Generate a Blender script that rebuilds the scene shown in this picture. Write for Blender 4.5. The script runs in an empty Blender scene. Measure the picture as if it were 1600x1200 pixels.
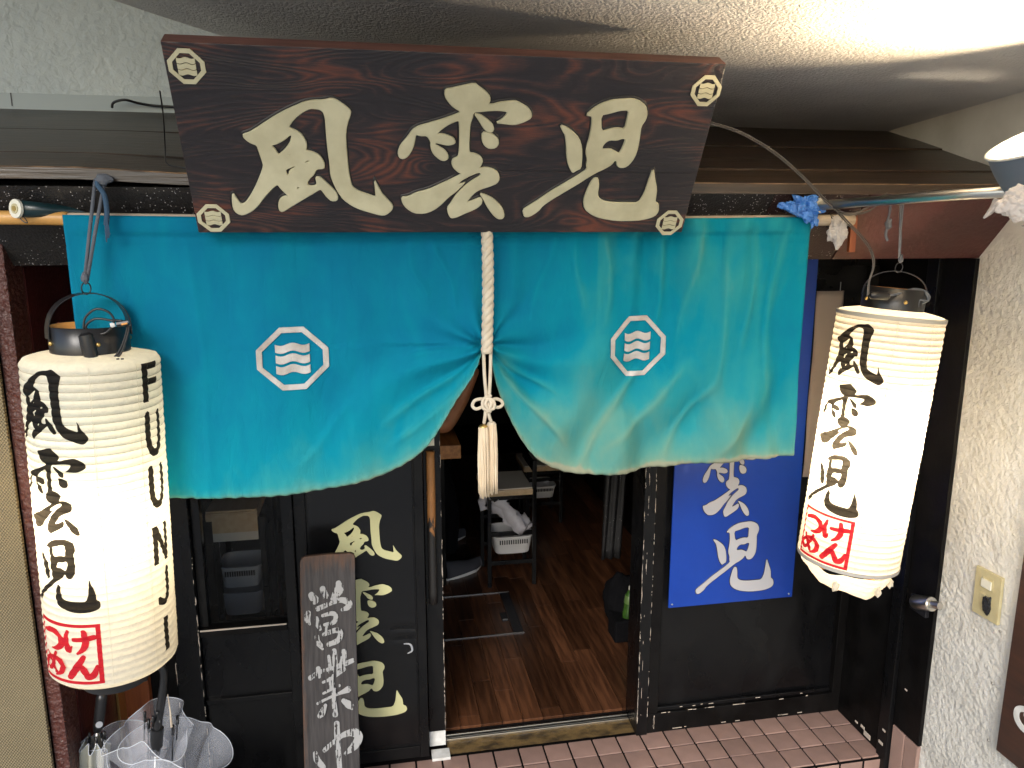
import bpy, bmesh, math, random
from mathutils import Vector, Matrix, noise
from mathutils.geometry import tessellate_polygon
R = math.radians
random.seed(7)
S = bpy.context.scene
COL = S.collection

# ------------------------------------------------------------------ camera
CAMZ = 2.0
PITCH, YAW, FPX = R(11.5), R(10.4), 1200.0
cam = bpy.data.cameras.new('camera')
cam.sensor_width = 36.0
cam.lens = 27.0
cam.clip_start = 0.05
cam.clip_end = 500
camo = bpy.data.objects.new('camera', cam)
camo.location = (0, 0, CAMZ)
camo.rotation_euler = (R(90) - PITCH, 0, -YAW)
COL.objects.link(camo)
S.camera = camo

# ------------------------------------------------------------------ sky, sun, exposure
SUN_EL, SUN_AZ = R(30), R(205)      # soft daylight from the street behind the camera
w = bpy.data.worlds.new('World')
S.world = w
w.use_nodes = True
nt = w.node_tree
sky = nt.nodes.new('ShaderNodeTexSky')
sky.sky_type = 'NISHITA'
sky.sun_disc = False
sky.sun_elevation = SUN_EL
sky.sun_rotation = SUN_AZ
nt.links.new(sky.outputs[0], nt.nodes['Background'].inputs[0])
nt.nodes['Background'].inputs[1].default_value = 0.14
sun = bpy.data.lights.new('sun', 'SUN')
sun.energy = 1.3
sun.angle = R(25)
sun.color = (1.0, 0.96, 0.9)
suno = bpy.data.objects.new('sun', sun)
sd = Vector((math.sin(SUN_AZ) * math.cos(SUN_EL), math.cos(SUN_AZ) * math.cos(SUN_EL), math.sin(SUN_EL)))
suno.rotation_euler = sd.to_track_quat('Z', 'Y').to_euler()
COL.objects.link(suno)
S.view_settings.view_transform = 'Standard'
S.view_settings.look = 'None'
S.view_settings.exposure = 0.95
S.view_settings.gamma = 1.0
S.view_settings.use_curve_mapping = False
S.cycles.max_bounces = 8
S.cycles.caustics_reflective = False
S.cycles.caustics_refractive = False
S.cycles.sample_clamp_indirect = 4.0

# ------------------------------------------------------------------ survey helpers: photo sight line -> place on a known wall plane
_cp, _sp, _cy, _sy = math.cos(PITCH), math.sin(PITCH), math.cos(YAW), math.sin(YAW)
FW = Vector((_sy * _cp, _cy * _cp, -_sp)); RT = Vector((_cy, -_sy, 0)); UP = RT.cross(FW)
CAM = Vector((0, 0, CAMZ))
def _ray(px, py): return FW + RT * ((px - 800) / FPX) - UP * ((py - 600) / FPX)
def onY(px, py, Y): d = _ray(px, py); return CAM + d * (Y / d.y)
def onX(px, py, X): d = _ray(px, py); return CAM + d * (X / d.x)

# ------------------------------------------------------------------ object helpers
def tag(o, label=None, cat=None, group=None, kind=None):
    if label: o['label'] = label
    if cat: o['category'] = cat
    if group: o['group'] = group
    if kind: o['kind'] = kind
    return o
def empty(name, loc, label, cat, group=None, rot=None):
    o = bpy.data.objects.new(name, None); COL.objects.link(o)
    o.location = loc; o.empty_display_size = 0.05
    if rot: o.rotation_euler = rot
    return tag(o, label, cat, group)
def link(name, me, mat, parent=None, smooth=False, loc=None, rot=None):
    o = bpy.data.objects.new(name, me); COL.objects.link(o)
    if mat and not me.materials: me.materials.append(mat)
    if parent:
        o.parent = parent
    if loc: o.location = loc
    if rot: o.rotation_euler = rot
    if smooth:
        for p in me.polygons: p.use_smooth = True
    return o
def obj(name, bm, mat, parent=None, smooth=False, loc=None, rot=None, auto=None):
    me = bpy.data.meshes.new(name)
    bm.normal_update()
    bm.to_mesh(me); bm.free()
    o = link(name, me, mat, parent, smooth, loc, rot)
    if auto is not None:
        try:
            me.set_sharp_from_angle(angle=R(auto))
        except Exception:
            pass
    return o
def world_child(o, parent):     # geometry given in world space, parent an Empty elsewhere
    o.parent = parent
    o.matrix_parent_inverse = Matrix.LocRotScale(parent.location, parent.rotation_euler, parent.scale).inverted()
    return o
def box(bm, x0, x1, y0, y1, z0, z1, bev=0.0, m=None):
    b2 = bmesh.new()
    r = bmesh.ops.create_cube(b2, size=1.0)
    for v in b2.verts:
        v.co = Vector(((x0 + x1) / 2 + v.co.x * (x1 - x0), (y0 + y1) / 2 + v.co.y * (y1 - y0), (z0 + z1) / 2 + v.co.z * (z1 - z0)))
    if bev: bmesh.ops.bevel(b2, geom=b2.edges[:], offset=bev, segments=2, affect='EDGES', profile=0.6)
    if m: bmesh.ops.transform(b2, matrix=m, verts=b2.verts)
    me = bpy.data.meshes.new('t'); b2.to_mesh(me); b2.free()
    bm.from_mesh(me); bpy.data.meshes.remove(me)
    return bm
def BX(x0, x1, y0, y1, z0, z1, bev=0.0, m=None):
    return box(bmesh.new(), x0, x1, y0, y1, z0, z1, bev, m)
def tube(bm, pts, rad, seg=8, closed=False, cap=True):
    pts = [Vector(p) for p in pts]; n = len(pts)
    rads = rad if isinstance(rad, (list, tuple)) else [rad] * n
    rings = []
    t0 = (pts[1] - pts[0]).normalized()
    ref = Vector((0, 0, 1)) if abs(t0.z) < 0.9 else Vector((1, 0, 0))
    nrm = t0.cross(ref).normalized()
    for i in range(n):
        if closed: t = pts[(i + 1) % n] - pts[i - 1]
        else: t = pts[min(i + 1, n - 1)] - pts[max(i - 1, 0)]
        if t.length < 1e-9: t = t0
        t.normalize()
        nrm = (nrm - t * nrm.dot(t))
        nrm = nrm.normalized() if nrm.length > 1e-6 else t.orthogonal().normalized()
        b = t.cross(nrm)
        rings.append([bm.verts.new(pts[i] + (nrm * math.cos(2 * math.pi * k / seg) + b * math.sin(2 * math.pi * k / seg)) * rads[i]) for k in range(seg)])
    for i in range(n if closed else n - 1):
        a, c = rings[i], rings[(i + 1) % n]
        for k in range(seg):
            bm.faces.new((a[k], a[(k + 1) % seg], c[(k + 1) % seg], c[k]))
    if cap and not closed:
        bm.faces.new(rings[0][::-1]); bm.faces.new(rings[-1])
    return bm
def spline(pts, n=8, closed=False):
    P = [Vector(p) for p in pts]; out = []
    m = len(P)
    rng = range(m if closed else m - 1)
    for i in rng:
        if closed: p0, p1, p2, p3 = P[i - 1], P[i], P[(i + 1) % m], P[(i + 2) % m]
        else: p0, p1, p2, p3 = P[max(i - 1, 0)], P[i], P[i + 1], P[min(i + 2, m - 1)]
        for k in range(n):
            t = k / n
            out.append(0.5 * ((2 * p1) + (p2 - p0) * t + (2 * p0 - 5 * p1 + 4 * p2 - p3) * t * t + (3 * p1 - p0 - 3 * p2 + p3) * t ** 3))
    if not closed: out.append(P[-1])
    return out
def lathe(bm, prof, seg=48, cap=False, rfun=None):
    rings = []
    for r, z in prof:
        rings.append([bm.verts.new(((r) * math.sin(2 * math.pi * k / seg), -(r) * math.cos(2 * math.pi * k / seg), z)) for k in range(seg)])
    for a, c in zip(rings, rings[1:]):
        for k in range(seg):
            bm.faces.new((a[k], a[(k + 1) % seg], c[(k + 1) % seg], c[k]))
    if cap:
        bm.faces.new(rings[0]); bm.faces.new(rings[-1])
    return bm

# ------------------------------------------------------------------ materials
def mat(name, col, rough=0.5, metal=0.0, spec=0.5, var=None, vscale=6.0, vstretch=(1, 1, 1), bump=0.0, bscale=60.0, bstretch=(1, 1, 1), coat=0.0, detail=6.0, trans=0.0, bdist=0.01, vlo=0.35, vhi=0.65):
    m = bpy.data.materials.new(name); m.use_nodes = True
    t = m.node_tree; b = t.nodes['Principled BSDF']
    b.inputs['Base Color'].default_value = (*col, 1)
    b.inputs['Roughness'].default_value = rough
    b.inputs['Metallic'].default_value = metal
    b.inputs['Specular IOR Level'].default_value = spec
    b.inputs['Coat Weight'].default_value = coat
    b.inputs['Coat Roughness'].default_value = 0.15
    b.inputs['Transmission Weight'].default_value = trans
    tc = t.nodes.new('ShaderNodeTexCoord'); tc.name = 'TC'
    if var:
        mp = t.nodes.new('ShaderNodeMapping'); mp.inputs['Scale'].default_value = vstretch
        t.links.new(tc.outputs['Object'], mp.inputs[0])
        n = t.nodes.new('ShaderNodeTexNoise'); n.inputs['Scale'].default_value = vscale; n.inputs['Detail'].default_value = detail
        t.links.new(mp.outputs[0], n.inputs[0])
        cr = t.nodes.new('ShaderNodeValToRGB'); cr.name = 'RAMP'
        cr.color_ramp.elements[0].position = vlo; cr.color_ramp.elements[0].color = (*col, 1)
        cr.color_ramp.elements[1].position = vhi; cr.color_ramp.elements[1].color = (*var, 1)
        t.links.new(n.outputs[0], cr.inputs[0]); t.links.new(cr.outputs[0], b.inputs['Base Color'])
    if bump:
        mp = t.nodes.new('ShaderNodeMapping'); mp.inputs['Scale'].default_value = bstretch
        t.links.new(tc.outputs['Object'], mp.inputs[0])
        n = t.nodes.new('ShaderNodeTexNoise'); n.inputs['Scale'].default_value = bscale; n.inputs['Detail'].default_value = 4
        t.links.new(mp.outputs[0], n.inputs[0])
        bp = t.nodes.new('ShaderNodeBump'); bp.inputs['Strength'].default_value = bump; bp.inputs['Distance'].default_value = bdist; bp.name = 'BUMP'
        t.links.new(n.outputs[0], bp.inputs['Height']); t.links.new(bp.outputs[0], b.inputs['Normal'])
    return m
def N(t, kind, **kw):
    n = t.nodes.new('ShaderNode' + kind)
    for k, v in kw.items():
        if k in n.inputs: n.inputs[k].default_value = v
        else: setattr(n, k, v)
    return n
def math_n(t, op, a, b=None, clamp=False):
    n = t.nodes.new('ShaderNodeMath'); n.operation = op; n.use_clamp = clamp
    for i, v in enumerate((a, b)):
        if v is None: continue
        if isinstance(v, (int, float)): n.inputs[i].default_value = v
        else: t.links.new(v, n.inputs[i])
    return n.outputs[0]
def ramp(t, fac, stops):
    c = t.nodes.new('ShaderNodeValToRGB'); e = c.color_ramp.elements
    e[0].position, e[0].color = stops[0][0], (*stops[0][1], 1)
    e[1].position, e[1].color = stops[1][0], (*stops[1][1], 1)
    for p, col in stops[2:]:
        x = e.new(p); x.color = (*col, 1)
    t.links.new(fac, c.inputs[0]); return c.outputs[0]
def noise_n(t, scale, stretch=(1, 1, 1), detail=4, dist=0.0, coord='Object'):
    tc = t.nodes.get('TC') or t.nodes.new('ShaderNodeTexCoord'); tc.name = 'TC'
    mp = t.nodes.new('ShaderNodeMapping'); mp.inputs['Scale'].default_value = stretch
    t.links.new(tc.outputs[coord], mp.inputs[0])
    n = t.nodes.new('ShaderNodeTexNoise'); n.inputs['Scale'].default_value = scale; n.inputs['Detail'].default_value = detail; n.inputs['Distortion'].default_value = dist
    t.links.new(mp.outputs[0], n.inputs[0]); return n.outputs[0]

def stucco(name, col, var, strength=1.0, scale=95, dist=0.006, rough=0.75, zlim=None):
    m = mat(name, col, rough, var=var, vscale=5)
    t = m.node_tree; b = t.nodes['Principled BSDF']
    tc = t.nodes['TC']
    nn = noise_n(t, scale, detail=3, dist=0.6)
    n2 = noise_n(t, scale * 0.35, detail=3)
    v = N(t, 'TexVoronoi', Scale=scale * 0.7); v.feature = 'SMOOTH_F1'
    t.links.new(tc.outputs['Object'], v.inputs['Vector'])
    h = math_n(t, 'ADD', math_n(t, 'MULTIPLY', nn, 1.2), math_n(t, 'MULTIPLY', v.outputs['Distance'], -1.0))
    h = math_n(t, 'ADD', h, math_n(t, 'MULTIPLY', n2, 1.2))
    bp = N(t, 'Bump', Strength=strength, Distance=dist)
    if zlim:      # trowelled smooth above this height
        sp = N(t, 'SeparateXYZ'); t.links.new(tc.outputs['Object'], sp.inputs[0])
        k = math_n(t, 'MULTIPLY', math_n(t, 'SUBTRACT', zlim, math_n(t, 'ADD', sp.outputs[2], math_n(t, 'MULTIPLY', n2, .06))), 12.0, True)
        h = math_n(t, 'MULTIPLY', h, math_n(t, 'ADD', math_n(t, 'MULTIPLY', k, .93), .07))
    t.links.new(h, bp.inputs['Height']); t.links.new(bp.outputs[0], b.inputs['Normal'])
    return m
M = {}
M['stucco'] = stucco('white_stucco', (0.56, 0.54, 0.49), (0.72, 0.70, 0.65), 0.55, 85, 0.008, zlim=2.02)
M['upper'] = stucco('pale_render', (0.48, 0.54, 0.55), (0.56, 0.62, 0.62), 0.7, 60, 0.006)
M['ceiling'] = stucco('sprayed_plaster', (0.56, 0.54, 0.53), (0.64, 0.62, 0.60), 0.75, 190, 0.005)
M['black'] = mat('black_paint', (0.0035, 0.0035, 0.004), 0.3, spec=0.28, bump=0.15, bscale=30, bdist=0.004)
M['black_matt'] = mat('black_worn_paint', (0.002, 0.0018, 0.0018), 0.5, spec=0.15, var=(0.005, 0.0045, 0.0045), vscale=9, bump=0.2, bscale=60, bdist=0.003)
def smears(m, lo, hi, sc=6):
    t = m.node_tree; b = t.nodes['Principled BSDF']
    n = noise_n(t, sc, (1, 1, .6), 6, .6)
    r = t.nodes.new('ShaderNodeMapRange'); r.inputs['From Min'].default_value = .35; r.inputs['From Max'].default_value = .65
    r.inputs['To Min'].default_value = lo; r.inputs['To Max'].default_value = hi
    t.links.new(n, r.inputs[0]); t.links.new(r.outputs[0], b.inputs['Roughness'])
smears(M['black'], .16, .5); smears(M['black_matt'], .3, .7)
M['maroon'] = mat('dark_maroon_paint', (0.040, 0.007, 0.007), 0.35, var=(0.065, 0.011, 0.010), vscale=5, bump=0.5, bscale=70, bdist=0.004)
M['redstucco'] = stucco('red_brown_rough_paint', (0.060, 0.018, 0.014), (0.09, 0.026, 0.018), 1.0, 110, 0.006, 0.4)
M['orangewood'] = mat('orange_brown_wood', (0.30, 0.085, 0.025), 0.45, var=(0.22, 0.055, 0.018), vscale=8, vstretch=(8, 8, 0.6), bump=0.2, bscale=30, bstretch=(6, 6, .5))
M['metal'] = mat('brushed_steel', (0.62, 0.60, 0.56), 0.28, 1.0, bump=0.05, bscale=200)
M['darkmetal'] = mat('dark_metal', (0.03, 0.03, 0.035), 0.4, 0.6)
M['brass'] = mat('dull_brass', (0.55, 0.38, 0.14), 0.4, 1.0)
M['plastic_black'] = mat('black_plastic', (0.012, 0.012, 0.013), 0.3)
M['cord_grey'] = mat('grey_woven_cord', (0.10, 0.11, 0.13), 0.9, bump=0.8, bscale=300, bdist=0.002)
M['cord_blue'] = mat('blue_grey_cord', (0.035, 0.075, 0.13), 0.9, bump=0.8, bscale=300, bdist=0.002)
M['bamboo'] = mat('bamboo', (0.60, 0.33, 0.10), 0.4, var=(0.50, 0.26, 0.07), vscale=10, vstretch=(1, 6, 6))
M['palewood'] = mat('pale_pole_wood', (0.55, 0.47, 0.36), 0.6, var=(0.42, 0.34, 0.25), vscale=30, vstretch=(1, 4, 4))
M['white_plastic'] = mat('cream_plastic', (0.70, 0.68, 0.58), 0.35)
M['white'] = mat('white_paint', (0.72, 0.72, 0.70), 0.5, var=(0.55, 0.55, 0.52), vscale=30)
M['cream_switch'] = mat('cream_switch_plate', (0.52, 0.46, 0.27), 0.4, var=(0.45, 0.39, 0.22), vscale=30)
M['rope'] = mat('natural_rope', (0.66, 0.58, 0.46), 0.85, var=(0.56, 0.48, 0.36), vscale=40, bump=0.8, bscale=400, bdist=0.002)
M['tassel'] = mat('silky_tassel_thread', (0.74, 0.62, 0.46), 0.45, var=(0.62, 0.49, 0.33), vscale=60, vstretch=(3, 3, .3))
M['orange'] = mat('orange_lining', (0.72, 0.33, 0.08), 0.5)
M['grout'] = mat('dark_grout', (0.006, 0.005, 0.005), 0.9, spec=.1)
M['ground'] = mat('pale_concrete_ground', (0.30, 0.30, 0.29), 0.85, var=(0.38, 0.37, 0.35), vscale=3, bump=0.5, bscale=60)
M['skin'] = mat('skin', (0.62, 0.28, 0.14), 0.5, var=(0.54, 0.22, 0.11), vscale=20)
M['cloth_black'] = mat('black_clothing', (0.004, 0.004, 0.005), 0.9, spec=.1, bump=0.3, bscale=80)
M['shoe'] = mat('dark_shoe', (0.06, 0.06, 0.07), 0.8)
M['sole'] = mat('white_rubber_sole', (0.8, 0.78, 0.75), 0.6)
M['seat'] = mat('pale_beech_seat', (0.62, 0.46, 0.28), 0.4, var=(0.52, 0.36, 0.2), vscale=6, vstretch=(6, 1, 6))
M['seatwhite'] = mat('pale_seat_top', (0.62, 0.56, 0.47), 0.5)
M['grey_plastic'] = mat('grey_plastic', (0.30, 0.31, 0.33), 0.45)
M['white_basket'] = mat('white_basket_plastic', (0.66, 0.64, 0.62), 0.4)
M['paper_white'] = mat('folded_paper', (0.62, 0.60, 0.62), 0.7, var=(0.48, 0.45, 0.48), vscale=14)
M['counter'] = mat('counter_wood', (0.55, 0.24, 0.07), 0.4, var=(0.36, 0.14, 0.04), vscale=6, vstretch=(8, 1, 8))
M['green'] = mat('green_bottle', (0.02, 0.06, 0.01), 0.25, var=(0.05, 0.12, 0.02), vscale=30)
M['greyink'] = mat('blue_sign_lettering', (0.40, 0.40, 0.43), 0.5)
M['blue'] = mat('blue_vinyl', (0.002, 0.038, 0.30), 0.36, var=(0.002, 0.028, 0.235), vscale=3, bump=.35, bscale=5, bdist=.02)
M['poster'] = mat('plain_brown_paper', (0.27, 0.22, 0.19), 0.8, var=(0.23, 0.185, 0.16), vscale=4)
M['cream'] = mat('cream_paint', (0.60, 0.56, 0.38), 0.42, var=(0.50, 0.46, 0.30), vscale=18, vstretch=(1, 5, 1), bump=0.25, bscale=90, bstretch=(1, 5, 1), bdist=0.002)
M['groove'] = mat('black_carved_groove', (0.008, 0.006, 0.006), 0.4)
M['vinylcream'] = mat('pale_yellow_vinyl', (0.58, 0.56, 0.30), 0.45)
M['embroidery'] = mat('silver_thread', (0.56, 0.54, 0.52), 0.45, var=(0.36, 0.32, 0.28), vscale=20, bump=1.0, bscale=500, bstretch=(1, 1, 0.15), bdist=0.002)

def wood_sign():
    m = mat('lacquered_charred_cedar', (0.02, 0.01, 0.01), 0.33, spec=0.5, coat=0.25)
    t = m.node_tree; b = t.nodes['Principled BSDF']
    big = noise_n(t, 1.9, (1.0, 1.0, 4.6), 1.5, 0.5)
    k = math_n(t, 'MULTIPLY', big, 23.0)
    fr = math_n(t, 'FRACT', k)
    tri = math_n(t, 'ABSOLUTE', math_n(t, 'SUBTRACT', fr, 0.5))
    fine = noise_n(t, 30, (1, 1, 14), 5)
    pat = noise_n(t, 3.0, (1.6, 1, 3.0), 4, 0.6)
    v = math_n(t, 'ADD', math_n(t, 'MULTIPLY', tri, 1.3), math_n(t, 'MULTIPLY', math_n(t, 'SUBTRACT', fine, 0.5), 0.9))
    v = math_n(t, 'ADD', v, math_n(t, 'MULTIPLY', math_n(t, 'SUBTRACT', pat, 0.56), 3.2))
    c = ramp(t, v, [(0.05, (0.012, 0.008, 0.009)), (1.0, (0.135, 0.036, 0.018)), (0.5, (0.052, 0.020, 0.015)), (0.25, (0.026, 0.014, 0.014))])
    t.links.new(c, b.inputs['Base Color'])
    bp = N(t, 'Bump', Strength=0.35, Distance=0.004)
    t.links.new(v, bp.inputs['Height']); t.links.new(bp.outputs[0], b.inputs['Normal'])
    return m
M['signwood'] = wood_sign()
M['signedge'] = mat('sign_edge_wood', (0.15, 0.06, 0.045), 0.5, var=(0.09, 0.035, 0.025), vscale=6, vstretch=(1, 8, 8))

def awning_wood():
    m = mat('dark_brown_weathered_boards', (0.018, 0.012, 0.008), 0.32, spec=0.45, var=(0.050, 0.031, 0.018), vscale=5, vstretch=(0.7, 14, 14), bump=0.35, bscale=12, bstretch=(0.5, 14, 14), bdist=0.004)
    return m
M['awning'] = awning_wood()
M['awning_edge'] = mat('worn_board_arris', (0.20, 0.12, 0.06), 0.4, var=(0.05, 0.03, 0.02), vscale=18, vstretch=(1, 6, 6))

def speckle(name, base, dens):
    m = mat(name, base, 0.55, bump=0.9, bscale=170, bdist=0.004)
    t = m.node_tree; b = t.nodes['Principled BSDF']
    v = N(t, 'TexVoronoi', Scale=170.0)
    t.links.new(t.nodes['TC'].outputs['Object'], v.inputs['Vector'])
    spot = math_n(t, 'LESS_THAN', v.outputs['Distance'], 0.24)
    rnd = t.nodes.new('ShaderNodeSeparateColor'); t.links.new(v.outputs['Color'], rnd.inputs[0])
    keep = math_n(t, 'LESS_THAN', rnd.outputs[0], dens)
    patch = math_n(t, 'GREATER_THAN', noise_n(t, 9, detail=2), 0.42)
    f = math_n(t, 'MULTIPLY', math_n(t, 'MULTIPLY', spot, keep), patch)
    c = ramp(t, f, [(0, base), (1, (0.42, 0.40, 0.40))])
    t.links.new(c, b.inputs['Base Color'])
    return m
M['speckle'] = speckle('black_speckled_render', (0.008, 0.007, 0.007), 0.38)
M['speckle_red'] = speckle('maroon_speckled_render', (0.022, 0.006, 0.006), 0.22)

def noren_mat():
    m = mat('faded_turquoise_cotton', (0.0, 0.25, 0.37), 0.85, spec=0.15)
    t = m.node_tree; b = t.nodes['Principled BSDF']
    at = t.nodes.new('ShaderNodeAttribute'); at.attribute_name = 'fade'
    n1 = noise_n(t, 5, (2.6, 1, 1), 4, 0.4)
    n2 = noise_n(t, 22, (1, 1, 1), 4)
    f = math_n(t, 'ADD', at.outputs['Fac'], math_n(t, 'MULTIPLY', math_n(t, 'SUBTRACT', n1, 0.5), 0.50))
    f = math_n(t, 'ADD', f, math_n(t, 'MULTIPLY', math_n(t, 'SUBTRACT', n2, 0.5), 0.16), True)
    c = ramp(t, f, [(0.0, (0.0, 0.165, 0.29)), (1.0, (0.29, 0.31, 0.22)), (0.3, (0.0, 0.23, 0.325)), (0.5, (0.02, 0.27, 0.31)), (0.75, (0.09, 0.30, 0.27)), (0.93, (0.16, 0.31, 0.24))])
    t.links.new(c, b.inputs['Base Color'])
    wv = noise_n(t, 700, (1, 1, 1), 1)
    bp = N(t, 'Bump', Strength=0.35, Distance=0.002)
    t.links.new(wv, bp.inputs['Height'])
    b2 = N(t, 'Bump', Strength=0.5, Distance=0.008)
    t.links.new(noise_n(t, 11, (2.2, 1, .7), 6, 1.0), b2.inputs['Height']); t.links.new(bp.outputs[0], b2.inputs['Normal'])
    t.links.new(b2.outputs[0], b.inputs['Normal'])
    tr = N(t, 'BsdfTranslucent'); t.links.new(c, tr.inputs[0])
    mx = N(t, 'MixShader'); mx.inputs[0].default_value = 0.12
    t.links.new(b.outputs[0], mx.inputs[1]); t.links.new(tr.outputs[0], mx.inputs[2])
    t.links.new(mx.outputs[0], t.nodes['Material Output'].inputs[0])
    return m
M['noren'] = noren_mat()

def paper(name, col, tcol, mix=0.55):
    m = mat(name, col, 0.7, spec=0.2)
    t = m.node_tree; b = t.nodes['Principled BSDF']
    n = noise_n(t, 60, (1, 1, 1.5), 6, 1.5)
    bp = N(t, 'Bump', Strength=0.8, Distance=0.003)
    t.links.new(n, bp.inputs['Height']); t.links.new(bp.outputs[0], b.inputs['Normal'])
    tr = N(t, 'BsdfTranslucent')
    c = ramp(t, noise_n(t, 45, (1, 1, 1.3), 6, 1.0), [(0.3, tuple(x * 0.80 for x in tcol)), (0.7, tcol)])
    t.links.new(c, tr.inputs[0])
    mx = N(t, 'MixShader'); mx.inputs[0].default_value = mix
    t.links.new(b.outputs[0], mx.inputs[1]); t.links.new(tr.outputs[0], mx.inputs[2])
    t.links.new(mx.outputs[0], t.nodes['Material Output'].inputs[0])
    return m
M['lantern_paper'] = paper('cream_lantern_paper', (0.76, 0.74, 0.66), (1.0, 0.93, 0.76))
M['ink'] = paper('black_lantern_ink', (0.010, 0.010, 0.012), (0.055, 0.05, 0.045), 0.6)
M['ribwire'] = mat('tan_rib_wire', (.30, .24, .14), .7)
M['redink'] = paper('red_lantern_ink', (0.50, 0.015, 0.03), (0.85, 0.05, 0.07), 0.45)

def emis(name, col, s):
    m = bpy.data.materials.new(name); m.use_nodes = True
    t = m.node_tree; b = t.nodes['Principled BSDF']
    b.inputs['Emission Color'].default_value = (*col, 1); b.inputs['Emission Strength'].default_value = s
    b.inputs['Base Color'].default_value = (.8, .8, .8, 1)
    return m
M['bulb'] = emis('lit_bulb_glass', (1, 0.82, 0.5), 12)
def clear(name, col, alpha, rough=0.2, bump=0.6, bscale=25):
    m = mat(name, col, rough, bump=bump, bscale=bscale, bdist=0.01)
    t = m.node_tree; b = t.nodes['Principled BSDF']
    tr = N(t, 'BsdfTransparent'); mx = N(t, 'MixShader'); mx.inputs[0].default_value = alpha
    t.links.new(tr.outputs[0], mx.inputs[1]); t.links.new(b.outputs[0], mx.inputs[2])
    t.links.new(mx.outputs[0], t.nodes['Material Output'].inputs[0])
    return m
M['clear_pvc'] = clear('clear_umbrella_plastic', (0.58, 0.60, 0.66), 0.27)
M['milky_pvc'] = clear('milky_umbrella_plastic', (0.50, 0.49, 0.40), 0.7)
M['hem'] = mat('clear_plastic_hem', (.5, .53, .58), .3)
M['wrap'] = clear('crumpled_clear_film', (0.75, 0.70, 0.66), 0.5, 0.15, 1.0, 45)
M['glass'] = clear('window_glass', (0.02, 0.02, 0.02), 0.13, 0.03, 0.05, 3)
M['bluebag'] = mat('blue_plastic_bag', (0.03, 0.16, 0.55), 0.25, var=(0.10, 0.28, 0.70), vscale=40, bump=1.0, bscale=80, bdist=0.01)
M['whitebag'] = mat('white_plastic_scrap', (0.55, 0.52, 0.50), 0.35, bump=1.0, bscale=60, bdist=0.01)

def weave():
    m = mat('khaki_woven_screen', (0.20, 0.16, 0.07), 0.85)
    t = m.node_tree; b = t.nodes['Principled BSDF']
    tc = t.nodes['TC']; sp = N(t, 'SeparateXYZ'); t.links.new(tc.outputs['Object'], sp.inputs[0])
    def saw(o, k, sh=0.0): return math_n(t, 'SINE', math_n(t, 'ADD', math_n(t, 'MULTIPLY', o, k), sh))
    a = math_n(t, 'MULTIPLY', saw(sp.outputs[0], 820), saw(sp.outputs[2], 620))
    h = math_n(t, 'ADD', math_n(t, 'MULTIPLY', a, 0.5), 0.5)
    big = noise_n(t, 5, detail=3)
    c = ramp(t, math_n(t, 'ADD', math_n(t, 'MULTIPLY', h, 0.75), math_n(t, 'MULTIPLY', big, 0.3)), [(0.15, (0.07, 0.052, 0.025)), (0.95, (0.30, 0.24, 0.14))])
    t.links.new(c, b.inputs['Base Color'])
    bp = N(t, 'Bump', Strength=0.9, Distance=0.003); t.links.new(h, bp.inputs['Height']); t.links.new(bp.outputs[0], b.inputs['Normal'])
    return m
M['weave'] = weave()

def tile_mat():
    m = mat('dusty_pink_floor_tile', (0.27, 0.175, 0.145), 0.5, var=(0.34, 0.22, 0.185), vscale=9, bump=0.3, bscale=220, bdist=0.002)
    t = m.node_tree; b = t.nodes['Principled BSDF']
    oi = t.nodes.new('ShaderNodeObjectInfo')
    hs = t.nodes.new('ShaderNodeHueSaturation')
    src = b.inputs['Base Color'].links[0].from_socket
    t.links.new(src, hs.inputs['Color'])
    t.links.new(math_n(t, 'ADD', math_n(t, 'MULTIPLY', oi.outputs['Random'], 0.3), 0.85), hs.inputs['Value'])
    sp = math_n(t, 'GREATER_THAN', noise_n(t, 260, detail=2), 0.70)
    mx = N(t, 'Mix'); mx.data_type = 'RGBA'
    t.links.new(math_n(t, 'MULTIPLY', sp, 0.6), mx.inputs[0]); t.links.new(hs.outputs[0], mx.inputs[6]); mx.inputs[7].default_value = (0.5, 0.32, 0.25, 1)
    t.links.new(mx.outputs[2], b.inputs['Base Color'])
    return m
M['tile'] = tile_mat()
def plank_mat():
    m = mat('walnut_floor_plank', (0.036, 0.014, 0.007), 0.32, var=(0.105, 0.042, 0.019), vscale=4, vstretch=(14, 1.2, 1), detail=8)
    t = m.node_tree; b = t.nodes['Principled BSDF']
    oi = t.nodes.new('ShaderNodeObjectInfo'); hs = t.nodes.new('ShaderNodeHueSaturation')
    src = b.inputs['Base Color'].links[0].from_socket
    t.links.new(src, hs.inputs['Color'])
    t.links.new(math_n(t, 'ADD', math_n(t, 'MULTIPLY', oi.outputs['Random'], 0.95), 0.5), hs.inputs['Value'])
    t.links.new(hs.outputs[0], b.inputs['Base Color'])
    return m
M['plank'] = plank_mat()
def sill_mat():
    m = mat('worn_brass_sill', (0.30, 0.20, 0.085), 0.38, 0.55, var=(0.10, 0.07, 0.04), vscale=16, vstretch=(1, 2, 1), bump=0.9, bscale=55, bdist=0.006, vlo=.42, vhi=.66)
    return m
M['sill'] = sill_mat()
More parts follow.
